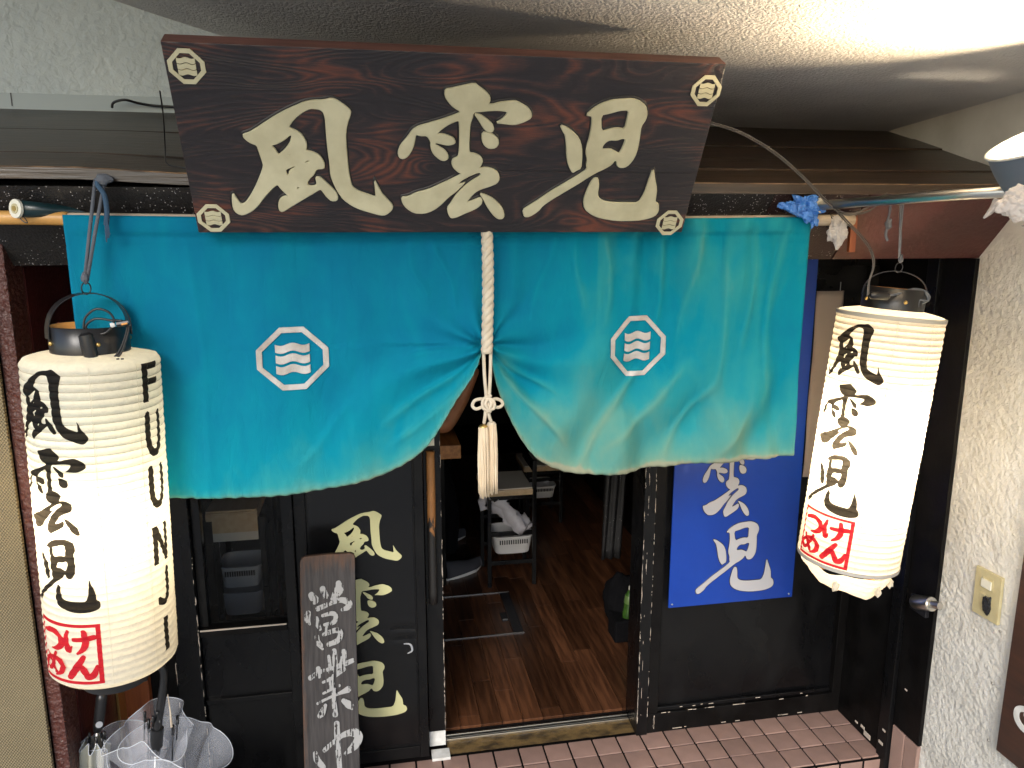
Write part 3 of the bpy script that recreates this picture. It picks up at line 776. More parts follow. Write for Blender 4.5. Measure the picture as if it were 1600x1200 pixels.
# threshold
th = empty('door_threshold', (.6, 2.66, 0), 'worn brass coloured sill with steel sliding track in the open doorway', 'threshold')
bm = bmesh.new()
nx, ny = 80, 10; va = []
for i in range(nx + 1):
    va.append([bm.verts.new((.232 + .752 * i / nx, 2.622 + .070 * j / ny, .006 + .006 * (j / ny) + .002 * noise.noise((i * .35, j * .6, 1)))) for j in range(ny + 1)])
for i in range(nx):
    for j in range(ny): bm.faces.new((va[i][j], va[i + 1][j], va[i + 1][j + 1], va[i][j + 1]))
WC('sill_plate', bm, M['sill'], th, smooth=True)
WC('track', BX(.228, .984, 2.693, 2.703, .0, .020, .002), M['metal'], th)
WC('track', BX(.228, .984, 2.712, 2.720, .0, .026, .002), M['metal'], th)
WC('track_bed', BX(.228, .984, 2.690, 2.745, -.003, .010), M['black_matt'], th)

# blue sign
bs = empty('blue_sign', (1.36, 2.605, .54), 'tall blue sign with silver grey brush characters behind the curtain at right', 'sign')
bpt = [onY(*p, 2.6) for p in ((1050, 948), (1243, 935), (1275, 405), (1065, 405))]
WC('panel', BX(1.098, 1.622, 2.604, 2.611, .547, 1.90, .001), M['blue'], bs)
for key, bx in (('ji', (1086, 811, 1216, 932)), ('un', (1095, 684, 1190, 811))):
    x0, x1, z0, z1 = pfit(*bx, 2.603)
    g = glyph_fit(key, x0, x1, z0, z1)
    cxx, czz = (x0 + x1) / 2, (z0 + z1) / 2
    big = [offset for offset in g]
    world_child(link('lettering', flat_letters(g, 2.6020, .0012), M['greyink']), bs)
    # thin dark keyline behind the characters
    cu = fill_mesh(g, 0.0004, 0.0028); rot_up(cu)
    for v in cu.vertices: v.co.y = 2.6035 + (v.co.y) * .1
    world_child(link('keyline', cu, M['plastic_black']), bs)
x0, x1, z0, z1 = 1.15, 1.56, 1.28, 1.62
world_child(link('lettering', flat_letters(glyph_fit('fu', 1.19, 1.55, 1.38, 1.70), 2.6020, .0012), M['greyink']), bs)
for (xx, zz) in ((1.112, .562), (1.606, .562)):
    b_ = bmesh.new(); bmesh.ops.create_uvsphere(b_, u_segments=10, v_segments=6, radius=.004); bmesh.ops.translate(b_, vec=(xx, 2.603, zz), verts=b_.verts)
    WC('screw', b_, M['metal'], bs, smooth=True)
# plain paper strip
bm = bmesh.new(); vs = []
for i in range(9):
    for j in range(30):
        vs.append(bm.verts.new((1.627 + .112 * i / 8, 2.604 - .006 * math.sin(i / 8 * math.pi) - .003 * math.sin(j * .4), 1.05 + .72 * j / 29)))
for i in range(8):
    for j in range(29): bm.faces.new((vs[i * 30 + j], vs[(i + 1) * 30 + j], vs[(i + 1) * 30 + j + 1], vs[i * 30 + j + 1]))
o = obj('paper_strip', bm, M['poster'], smooth=True); tag(o, 'plain brown paper strip hanging between blue sign and the right lantern', 'paper')
sm = o.modifiers.new('thick', 'SOLIDIFY'); sm.thickness = .0008
# black wall panel beside strip
WC('panel_seam', BX(1.742, 1.745, 2.6385, 2.6395, .7, 1.80), M['grey_plastic'], sf)

# ================================================================== AWNING
aw = empty('wooden_awning', (.4, 2.4, 2.12), 'dark brown boarded awning roof above the doorway behind the carved sign', 'awning')
pf = [(2.678, 2.350), (2.52, 2.302), (2.37, 2.254), (2.22, 2.205), (2.10, 2.166), (1.985, 2.124)]
wid = 5.0
def sag(x): return -.010 * math.cos(max(-1, min(1, (x - .9) / 1.4)) * math.pi / 2) + (.010 if x < -.5 else 0)
for i in range(len(pf) - 1):
    (ya, za), (yb, zb) = pf[i], pf[i + 1]
    d = Vector((0, yb - ya, zb - za)); L_ = d.length; d.normalize(); n_ = Vector((0, d.z, -d.y));
    if n_.z < 0: n_ = -n_
    bm = bmesh.new(); NX = 24; secs = []
    for q in range(NX + 1):
        xx = -3.2 + 5.098 * q / NX
        zz = sag(xx) * i / 4
        off = .003 * (i % 2)
        secs.append([bm.verts.new(Vector((xx, ya, za + zz)) + d * a_ + n_ * b_) for a_, b_ in ((.001, off), (.004, off + .0035), (L_ - .003, off + .003), (L_, off), (L_, -.018), (.001, -.018))])
    for a, b in zip(secs, secs[1:]):
        for q in range(6): bm.faces.new((a[q], a[(q + 1) % 6], b[(q + 1) % 6], b[q]))
    bm.faces.new(secs[0]); bm.faces.new(secs[-1][::-1])
    bmesh.ops.recalc_face_normals(bm, faces=bm.faces[:])
    WC('roof_board', bm, M['awning'], aw)
bm = bmesh.new(); secs = []
for q in range(25):
    xx = -3.2 + 5.098 * q / 24; zz = sag(xx)
    secs.append([bm.verts.new((xx, y_, z_ + zz)) for y_, z_ in ((1.980, 2.125), (1.9795, 2.100), (2.02, 2.100), (2.02, 2.106), (1.986, 2.1245))])
for a, b in zip(secs, secs[1:]):
    for q in range(5): bm.faces.new((a[q], a[(q + 1) % 5], b[(q + 1) % 5], b[q]))
bmesh.ops.recalc_face_normals(bm, faces=bm.faces[:])
WC('eave_fascia', bm, M['awning'], aw)
pts = [(-3.2 + 5.098 * q / 24, 1.9815, 2.1265 + sag(-3.2 + 5.098 * q / 24)) for q in range(25)]
WC('worn_arris', tube(bmesh.new(), pts, .0022, 6), M['awning_edge'], aw)
# small loop of cable on the awning at left
o = obj('cable_loop', tube(bmesh.new(), spline([onY(175, 168, 2.64), onY(178, 160, 2.63), onY(195, 156, 2.62), onY(215, 161, 2.64), onY(240, 165, 2.655), onY(275, 167, 2.66)], 6), .004, 8), M['plastic_black'], smooth=True)
tag(o, 'short black cable arching over the back edge of the awning, left of the sign', 'cable')
o = obj('hanging_wire', tube(bmesh.new(), spline([(-.418, 1.80, 2.28), (-.45, 1.95, 2.25), (-.475, 2.05, 2.19), (-.465, 2.01, 2.15), (-.43, 1.99, 2.14), (-.40, 1.97, 2.135)], 6), .0016, 6), M['plastic_black'], smooth=True)
tag(o, 'thin black wire looping from the left edge of the carved sign to the awning', 'wire')

# ================================================================== CARVED SIGN
SO = Vector((-.3925, 1.7239, 2.3680)); SV = Vector((0, .49896, -.86662)); SW_, SH_ = 1.2026, .438
sn = Vector((0, -.86662, -.49896))          # outward (towards the viewer, downwards)
sg = empty('carved_signboard', SO + SV * SH_ + Vector((SW_ / 2, 0, 0)), 'long dark lacquered wooden signboard with three carved cream characters and corner crests', 'signboard')
# local frame: x right, z up along the board, y into the board
sg.rotation_euler = Matrix((Vector((1, 0, 0)), -sn, -SV)).transposed().to_euler()
def SP(u, v): return (u / 1000 - SW_ / 2, v_up(v))
def v_up(v): return SH_ - v / 1000
bm = bmesh.new(); box(bm, -SW_ / 2, SW_ / 2, .0, .046, 0, SH_ - .006, .0025)
for zz in (SH_ * .38,):
    pass
o = obj('board', bm, M['signwood'], sg)
o.data.materials.append(M['signedge'])
for p in o.data.polygons:
    if p.normal.y > -.9: p.material_index = 1
obj('board_joint', BX(.06, SW_ / 2 - .001, -.0006, .002, .166, .1672), M['groove'], sg)
for key in ('fu', 'un', 'ji'):
    g = [chaikin([((p[0]) / 1000 - SW_ / 2, v_up(p[1])) for p in c]) for c in GLYPH[key]]
    me = rot_up(fill_mesh(g, .0018, .0016))
    for v in me.vertices: v.co.y -= .0026
    c_ = link('character', me, M['cream'], sg)
    # carved dark margin round each character, cut and painted black; offset up as the photo's V cut shows
    me = rot_up(fill_mesh(g, .0004, .0052))
    for v in me.vertices: v.co.y = v.co.y * .05 - .0009; v.co.z += .0020; v.co.x -= .0006
    link('carved_margin', me, M['groove'], sg)
crm = None
for (u, v) in ((42, 53), (1169, 67), (40, 398), (1161, 409)):
    if crm is None:
        ring, bands = crest_contours(.0355, .0350, .0085, .50)
        ms = [rot_up(fill_mesh(ring, .001, .0003))] + [rot_up(fill_mesh([b_], .0009, .0002)) for b_ in bands]
        bmm = join_meshes(ms)
        o = obj('crest', bmm, M['cream'], sg); crm = o.data
    else: o = link('crest', crm, None, sg)
    o.location = (u / 1000 - SW_ / 2, -.0022, v_up(v))
for xx in (-.42, .38):
    obj('rear_bracket', BX(xx, xx + .03, .0465, .10, .02, .05, .002), M['darkmetal'], sg)
# ================================================================== POLES
o = obj('bamboo_pole', tube(bmesh.new(), spline([(-2.2, 2.035, 2.035), (-.9, 2.03, 2.024), (-.70, 2.028, 2.021)], 5), [.0165] * 11, 14), M['bamboo'], smooth=True)
tag(o, 'orange bamboo pole end sticking out left of the turquoise curtain', 'pole')
p_ = empty('curtain_pole', (1.33, 2.028, 2.018), 'pale wooden curtain pole end with tied plastic scrap, right of the curtain', 'pole')
b_ = tube(bmesh.new(), spline([(-.699, 2.028, 2.020), (.3, 2.028, 2.013), (1.36, 2.028, 2.022)], 10), [.0155] * 20 + [.0165], 14)
WC('shaft', b_, M['palewood'], p_, smooth=True)
def crumple(c, r, sx, sy, sz, seed, sub=4, amp=.45, freq=3.0):
    b = bmesh.new(); bmesh.ops.create_icosphere(b, subdivisions=sub, radius=1)
    for v in b.verts:
        n = noise.fractal(v.co * freq / 2 + Vector((seed, 0, 0)), 1.0, 2.0, 4) * amp + noise.noise(v.co * freq * 2.5 + Vector((seed, 5, 0))) * amp * .35
        q = v.co * (1 + n)
        v.co = Vector((q.x * sx, q.y * sy, q.z * sz)) * r + Vector(c)
    return b
WC('tied_scrap', crumple((1.300, 2.006, 1.988), .028, .9, .5, 1.25, 4, amp=.6), M['whitebag'], p_)
WC('tie', tube(bmesh.new(), [(1.29 + .018 * math.cos(a * 1.3) * .3, 2.028 + .0175 * math.cos(a), 2.018 + .0175 * math.sin(a)) for a in [k * .5 for k in range(26)]], .0018, 6), M['plastic_black'], p_)
# tension rod
tr_ = empty('tension_rod', (1.21, 1.98, 2.06), 'steel tension rod running right from the blue bag to the clip lamp', 'rod')
WC('tube', tube(bmesh.new(), [(1.222, 1.978, 2.060), tuple(onY(1500, 304, 1.60)), tuple(onY(1640, 296, 1.42))], .0125, 16), M['metal'], tr_, smooth=True)
dirn = (onY(1500, 304, 1.60) - Vector((1.222, 1.978, 2.060))).normalized()
bb = Vector((1.222, 1.978, 2.060))
WC('end_collar', tube(bmesh.new(), [bb - dirn * .028, bb - dirn * .006, bb], [.021, .021, .018], 20), M['darkmetal'], tr_, smooth=True, auto=40)
WC('end_ring', tube(bmesh.new(), [bb - dirn * .002, bb + dirn * .006], [.0205, .0195], 20), M['white_plastic'], tr_, smooth=True, auto=40)
tl = empty('rod_end', (-.80, 1.99, 2.045), 'black tension rod end with round cream cap at the far left edge', 'rod')
WC('tube', tube(bmesh.new(), [(-.790, 2.0, 2.043), (-.735, 2.03, 2.040), (-.66, 2.062, 2.036), (1.17, 2.10, 2.058)], [.0200, .016, .0115, .0115], 16), mat('teal_black_tube', (.004, .02, .024), .3), tl, smooth=True)
cx0 = Vector((-.795, 1.995, 2.043)); dd = Vector((-.55, -.8, .05)).normalized()
WC('cap', tube(bmesh.new(), [cx0, cx0 + dd * .006], .0215, 24), M['white_plastic'], tl, smooth=True, auto=40)
WC('cap_ring', tube(bmesh.new(), [cx0 + dd * .0062, cx0 + dd * .008], .0115, 20), M['cream_switch'], tl, smooth=True, auto=40)
WC('cap_hole', tube(bmesh.new(), [cx0 + dd * .0082, cx0 + dd * .009], .0065, 16), M['brass'], tl, smooth=True, auto=40)
for i, (px, py) in enumerate(((28, 322), (49, 322))):
    WC('screw', crumple(onY(px, py, 2.0), .0042, 1, 1, 1, i, 2, .3), M['metal'], tl)
WC('wire_tie', tube(bmesh.new(), spline([onY(28, 335, 1.995), onY(35, 345, 1.99), onY(43, 348, 1.99), onY(38, 340, 1.99), onY(30, 333, 1.995)], 5), .0012, 6), M['darkmetal'], tl)
# blue bag on the rod
bg = crumple((1.185, 1.985, 2.056), .034, 1.25, .8, .95, 2.2, 4, .55, 3.4)
o = obj('blue_bag', bg, M['bluebag']); tag(o, 'crumpled blue plastic bag knotted on the tension rod above the curtain corner', 'plastic bag')
bm = crumple((1.135, 1.985, 2.058), .016, 1.6, .5, .7, 7, 3, .7, 3.5)
o2 = obj('bag_end', bm, M['bluebag'], o); o2.parent = o
bm = crumple((1.215, 1.985, 2.022), .014, .8, .5, 1.4, 9, 3, .7, 3.5)
o2 = obj('bag_end', bm, M['bluebag'], o)

# ================================================================== CURTAIN (noren)
NXL, NXR, NZT = -.704, 1.215, 2.040
GX, GZ = .293, 1.70
HL = [(-.704, 1.318), (-.531, 1.318), (-.314, 1.312), (-.184, 1.316), (-.05, 1.331), (.052, 1.361), (.122, 1.411), (.175, 1.479), (.219, 1.557), (.254, 1.615), (.281, 1.678), (.2915, 1.705)]
HR = [(.2945, 1.705), (.303, 1.672), (.323, 1.588), (.358, 1.498), (.403, 1.414), (.458, 1.356), (.55, 1.326), (.739, 1.321), (.933, 1.335), (1.215, 1.339)]
def ztop(x): return 2.030 - .008 * math.sin((x - NXL) / (NXR - NXL) * math.pi)
def gauss(a, s): return math.exp(-(a / s) ** 2)
def cloth_y(x, z):
    y = 2.003
    zt = ztop(x)
    if zt - z < .045: y -= .010 * math.sqrt(max(0, 1 - ((zt - z - .02) / .026) ** 2)) if abs(zt - z - .02) < .026 else 0
    dx, dz = x - GX, z - GZ; d = math.hypot(dx, dz) + 1e-6
    ang = math.atan2(dz, dx)
    # radiating gathers from the rope
    amp = .024 * math.exp(-d / .26) * min(1, d / .03)
    amp *= .30 if dz > .05 else (.30 + .70 * min(1, (.05 - dz) / .12))
    y += amp * math.sin(ang * 8 + 2.2 * math.sin(d * 8 + (1 if dx > 0 else 0)) + 2.0 * noise.noise((ang * 1.5, d * 2, 4)))
    y += -.030 * math.exp(-(d / .10) ** 2)
    top = max(0.0, 1 - (zt - z) / .30)
    if x > GX:
        k = min(1, (x - GX) / .25)
        y += k * top * .020 * math.sin(x * 62 + 1.5 * math.sin(x * 17)) * (0.5 + .5 * math.sin(x * 9.1))
        y += k * .017 * math.sin(x * 15.5 + 1.2 * z) * min(1, (zt - z) / .2)
        # diagonal drag folds towards lower left
        q = (x - .55) + (z - 1.5) * -.62
        y += k * .017 * math.sin(q * 24 + 2.0 * noise.noise((x * 3, z * 3, 0))) * gauss(z - 1.48, .18)
        y += k * .010 * math.sin(x * 44 + z * 9 + 3 * noise.noise((x * 5, z * 4, 2))) * gauss(z - 1.40, .16)
    else:
        k = min(1, (GX - x) / .25)
        y += k * .010 * math.sin(x * 10.5 + .8 + .6 * z) * min(1, (zt - z) / .3)
        y += k * .0028 * math.sin(x * 33 + 2 * noise.noise((x * 4, z * 2, 0)))
        q = (x - .1) + (z - 1.55) * .75
        y += .009 * math.sin(q * 26) * gauss(x - .08, .16) * gauss(z - 1.52, .16)
    y += .004 * noise.noise((x * 4, z * 5, 1.7))
    y += -.03 * max(0, (1.62 - z)) * (1 if x > GX else .6)     # hangs slightly out at the bottom
    return y
RIDGES = [(.71, 1.60, .56, 1.36, .010, .012), (.84, 1.60, .64, 1.40, .008, .012), (.98, 1.97, .95, 1.60, .006, .010), (1.05, 1.97, 1.03, 1.68, .006, .009),
 (1.13, 1.97, 1.10, 1.58, .006, .011), (.88, 1.97, .84, 1.68, .006, .010), (.79, 1.97, .77, 1.74, .006, .009), (.62, 1.97, .63, 1.76, .005, .009), (.54, 1.96, .55, 1.80, .005, .008),
 (.34, 1.64, .50, 1.42, .010, .013), (.32, 1.68, .47, 1.56, .009, .010), (.47, 1.96, .43, 1.78, .005, .009), (.93, 1.55, .80, 1.36, .006, .010), (1.05, 1.50, .97, 1.36, .005, .010),
 (.25, 1.66, .05, 1.50, .010, .012), (.23, 1.60, .06, 1.43, .008, .012), (.17, 1.96, .21, 1.80, .005, .009), (.26, 1.705, .09, 1.66, .008, .008), (.10, 1.96, .13, 1.84, .004, .008), (-.06, 1.54, -.20, 1.40, .004, .012), (-.43, 1.93, -.42, 1.40, .0025, .008)]
def ridge(x, z):
    s = 0
    for (a, b, c, d, h, w_) in RIDGES:
        ux, uz = c - a, d - b; L2 = ux * ux + uz * uz; L_ = math.sqrt(L2)
        t = ((x - a) * ux + (z - b) * uz) / L2
        if t < -.25 or t > 1.25: continue
        q = ((x - a) * uz - (z - b) * ux) / L_ + .010 * math.sin(t * 4 + a * 30)
        if abs(q) > 4 * w_: continue
        e = max(0, min(1, (t + .25) / .35, (1.25 - t) / .45)); e = e * e * (3 - 2 * e)
        s += h * e * (math.exp(-(q / (w_ * (.6 if q > 0 else 1.3))) ** 2))
    return s
_cloth_smooth = cloth_y
def _cloth_raw(x, z): return _cloth_smooth(x, z) - ridge(x, z)
def cloth_y(x, z):      # the stitched side edges hang straighter than the middle
    k = min(1.0, (NXR - x) / .09, (x - NXL) / .05); k = max(0.0, k)
    k = k * k * (3 - 2 * k)
    base = 2.003 - .02 * max(0, 1.62 - z)
    return base + (_cloth_raw(x, z) - base) * (.18 + .82 * k)
def hem_z(x, H):
    for (a, b), (c, d) in zip(H, H[1:]):
        if a <= x <= c: return b + (d - b) * (x - a) / (c - a)
    return H[-1][1] if x > H[-1][0] else H[0][1]
nr = empty('noren_curtain', (.25, 2.02, 1.32), 'turquoise split noren curtain tied open at the middle, with silver octagon crests', 'curtain')
bm = bmesh.new(); fadeHighlightL = bm.verts.layers.float.new('fade')
def panel(H, x0, x1, side):
    HS = spline([(a, 0, b) for a, b in H], 6)
    # resample along arc length so the steep inner edge stays smooth
    ac = [0]
    for a, b in zip(HS, HS[1:]): ac.append(ac[-1] + (b - a).length)
    NC, NR = 190, 120
    cols_ = []
    for i in range(NC + 1):
        s = ac[-1] * i / NC; j = 0
        while j < len(ac) - 2 and ac[j + 1] < s: j += 1
        t = (s - ac[j]) / max(1e-9, ac[j + 1] - ac[j]); p = HS[j].lerp(HS[j + 1], min(1, max(0, t)))
        x, zb = p.x, p.z
        zb += .0007 * math.sin(i * .9)
        colv = []
        for r in range(NR + 1):
            f = r / NR
            z = ztop(x) + (zb - ztop(x)) * f
            xx = x
            # pull of the gather: cloth drawn towards the rope near GZ
            pull = math.exp(-((z - GZ) / .13) ** 2) * math.exp(-abs(x - GX) / .12)
            xx += (GX - x) * pull * .10
            y = cloth_y(x, z)
            dh = (z - zb)
            if dh < .035: y += .0018 * math.sin(i * 1.25 + .7 * math.sin(i * .31)) * (1 - dh / .035)
            if dh < .013: y -= .0012
            if f > .9999: y += .0015
            sm_ = abs((ztop(x) - z) - .072)
            if sm_ < .0045: y += .0022 * (1 - sm_ / .0045)
            v = bm.verts.new((xx, y, z))
            d = math.hypot(x - GX, (z - 1.45) * .9)
            low = max(0, min(1, (1.72 - z) / .40))
            fd = .06 + .46 * low * math.exp(-(d / .55) ** 2) 
            if x > GX: fd += .34 * low + .20 * min(1, (x - GX) / .3) + .12 * math.exp(-((z - 1.9) / .2) ** 2) * (x > .6)
            else: fd += .10 * low
            fd = min(fd + 5.0 * max(-.02, min(.02, (1.999 - y))) * (1 if x > GX else .35), .68)  # folds standing forward are coloured paler, a painted highlight over the fading
            fd += .40 * math.exp(-dh / .012) + .14 * math.exp(-dh / .07)
            # fold crests paler: sun fading plus highlights painted into the cloth colour
            pass
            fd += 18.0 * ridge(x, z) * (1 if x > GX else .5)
            v[fadeHighlightL] = max(0, min(1, fd))
            colv.append(v)
        cols_.append(colv)
    for a, b in zip(cols_, cols_[1:]):
        for r in range(NR): bm.faces.new((a[r], b[r], b[r + 1], a[r + 1]))
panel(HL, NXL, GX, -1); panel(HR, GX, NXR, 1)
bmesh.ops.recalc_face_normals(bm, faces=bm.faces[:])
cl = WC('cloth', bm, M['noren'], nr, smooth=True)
sm = cl.modifiers.new('thick', 'SOLIDIFY'); sm.thickness = .0015; sm.offset = 1
# embroidered crests following the cloth
def on_cloth(me, cx_, cz_, out=.0025):
    b = bmesh.new(); b.from_mesh(me); bpy.data.meshes.remove(me)
    for k in range(-14, 15):
        bmesh.ops.bisect_plane(b, geom=b.verts[:] + b.edges[:] + b.faces[:], plane_co=(k * .008, 0, 0), plane_no=(1, 0, 0))
        bmesh.ops.bisect_plane(b, geom=b.verts[:] + b.edges[:] + b.faces[:], plane_co=(0, k * .008, 0), plane_no=(0, 1, 0))
    for v in b.verts:
        x, z, t = v.co.x + cx_, v.co.y + cz_, v.co.z
        v.co = Vector((x, cloth_y(x, z) - out - t, z))
    return b
for ci, (cx_, cz_, w_, h_, th_) in enumerate(((-.200, 1.674, .088, .080, .0135), (.722, 1.678, .084, .084, .0125))):
    ring, bands = crest_contours(w_, h_, th_, .47, .035)
    WC('embroidered_crest', on_cloth(fill_mesh(ring, .0010, .0004), cx_, cz_), M['embroidery'], nr)
    for b_ in bands:
        WC('embroidered_wave', on_cloth(fill_mesh([b_], .0010, .0004), cx_, cz_), M['embroidery'], nr)

# ================================================================== ROPE AND TASSEL
rp = empty('rope_tassel', (.292, 1.955, 1.28), 'twisted cream rope with knotted cord and double tassel tying the curtain in the middle', 'tassel')
RX, RY = .2925, 1.955
bm = bmesh.new(); ztop_r, zbot_r = 2.02, 1.688
for s in range(3):
    pts = []
    n = 150
    for i in range(n + 1):
        z = ztop_r + (zbot_r - ztop_r) * i / n
        a = -(ztop_r - z) / .048 * 2 * math.pi / 1.0 * .75 + s * 2 * math.pi / 3
        xo = .004 * math.sin((z - 1.7) * 9)
        pts.append((RX + .0068 * math.cos(a) + xo, RY + .0068 * math.sin(a), z))
    tube(bm, pts, .0090, 10)
WC('rope', bm, M['rope'], rp, smooth=True)
WC('rope_whipping', tube(bmesh.new(), [(RX, RY, 1.692), (RX, RY, 1.680)], [.0150, .0145], 16), M['rope'], rp, smooth=True)
zk = 1.548
bm = bmesh.new()
tube(bm, spline([(RX - .009, RY, 1.688), (RX - .007, RY - .002, 1.62), (RX - .003, RY - .004, zk + .012), (RX - .006, RY - .004, zk - .03), (RX - .009, RY, 1.492)], 8), .0046, 10)
tube(bm, spline([(RX + .010, RY, 1.688), (RX + .008, RY - .002, 1.62), (RX + .004, RY - .006, zk + .012), (RX + .003, RY - .006, zk - .03), (RX + .010, RY, 1.496)], 8), .0046, 10)
WC('cord', bm, M['rope'], rp, smooth=True)
bm = bmesh.new()
tube(bm, spline([(RX, RY - .012, zk + .004), (RX - .016, RY - .008, zk + .012), (RX - .034, RY - .006, zk + .008), (RX - .040, RY - .006, zk - .006), (RX - .030, RY - .008, zk - .014), (RX - .012, RY - .012, zk - .006)], 8, True), .0044, 10, True)
tube(bm, spline([(RX, RY - .014, zk - .004), (RX + .016, RY - .008, zk + .010), (RX + .033, RY - .006, zk + .007), (RX + .040, RY - .006, zk - .004), (RX + .030, RY - .008, zk - .012), (RX + .012, RY - .012, zk - .008)], 8, True), .0044, 10, True)
tube(bm, spline([(RX - .012, RY - .016, zk + .014), (RX + .012, RY - .018, zk + .010), (RX + .014, RY - .018, zk - .012), (RX - .012, RY - .017, zk - .012)], 8, True), .0044, 10, True)
tube(bm, spline([(RX - .006, RY - .010, zk + .022), (RX + .008, RY - .020, zk + .002), (RX - .004, RY - .016, zk - .022)], 8), .0044, 10)
tube(bm, spline([(RX + .008, RY - .010, zk + .022), (RX - .008, RY - .021, zk + .002), (RX + .006, RY - .016, zk - .022)], 8), .0044, 10)
WC('knot', bm, M['rope'], rp, smooth=True)
for sx, top, rr, yy in ((-.012, 1.492, .0155, -.006), (.012, 1.496, .0150, .006)):
    bm = bmesh.new(); c = Vector((RX + sx, RY + yy, 0))
    bmesh.ops.create_uvsphere(bm, u_segments=16, v_segments=8, radius=.012)
    for v in bm.verts: v.co = Vector((v.co.x, v.co.y, v.co.z * .6)) + c + Vector((0, 0, top - .008))
    hd = WC('tassel_head', bm, M['brass'] if sx < 0 else M['rope'], rp, smooth=True)
    bm = bmesh.new()
    for q in range(64):
        a = q * 2.39996; r0 = rr * .62 * math.sqrt((q + .5) / 64) + .002; r1 = rr * math.sqrt((q + .5) / 64) * random.uniform(.9, 1.15)
        zb = top - .195 + random.uniform(-.010, .012)
        pts = []
        for t in range(6):
            f = t / 5; r = r0 + (r1 - r0) * min(1, f * 2.5)
            pts.append((c.x + r * math.cos(a) + random.uniform(-.0006, .0006), c.y + r * math.sin(a), top - .008 + (zb - top + .008) * f))
        tube(bm, pts, [.0024, .0025, .0024, .0023, .0021, .0016], 5)
    t_ = WC('tassel_threads', bm, M['tassel'], rp, smooth=True); t_['kind'] = 'stuff'

# ================================================================== LANTERNS
LR, PITCHL = .148, .0185
def lr(z, L_, th=0.0):        # radius of the ribbed paper at height z below the top
    t = (z / PITCHL) % 1.0
    r = LR - .0022 * (abs(2 * t - 1) ** 2.2)
    e = min(z, L_ - z)
    if e < .012: r -= (.012 - max(e, 0)) ** 2 * 18
    r += .0012 * noise.noise((math.sin(th) * 4, math.cos(th) * 4, z * 30))
    return r
def wrap(me, th0, L_, out):   # flat mesh (x metres along, y metres below top as negative) -> cylinder
    b = bmesh.new(); b.from_mesh(me); bpy.data.meshes.remove(me)
    xs = [v.co.x for v in b.verts]; ys = [v.co.y for v in b.verts]
    x = math.floor(min(xs) / .008) * .008
    while x < max(xs):
        bmesh.ops.bisect_plane(b, geom=b.verts[:] + b.edges[:] + b.faces[:], plane_co=(x, 0, 0), plane_no=(1, 0, 0)); x += .008
    y = math.floor(min(ys) / (PITCHL / 4)) * PITCHL / 4
    while y < max(ys):
        bmesh.ops.bisect_plane(b, geom=b.verts[:] + b.edges[:] + b.faces[:], plane_co=(0, y, 0), plane_no=(0, 1, 0)); y += PITCHL / 4
    bmesh.ops.triangulate(b, faces=b.faces[:])
    for v in b.verts:
        th = th0 + v.co.x / LR; z = -v.co.y
        r = lr(z, L_, th) + out + v.co.z
        v.co = Vector((r * math.sin(th), -r * math.cos(th), L_ - z))
    return b
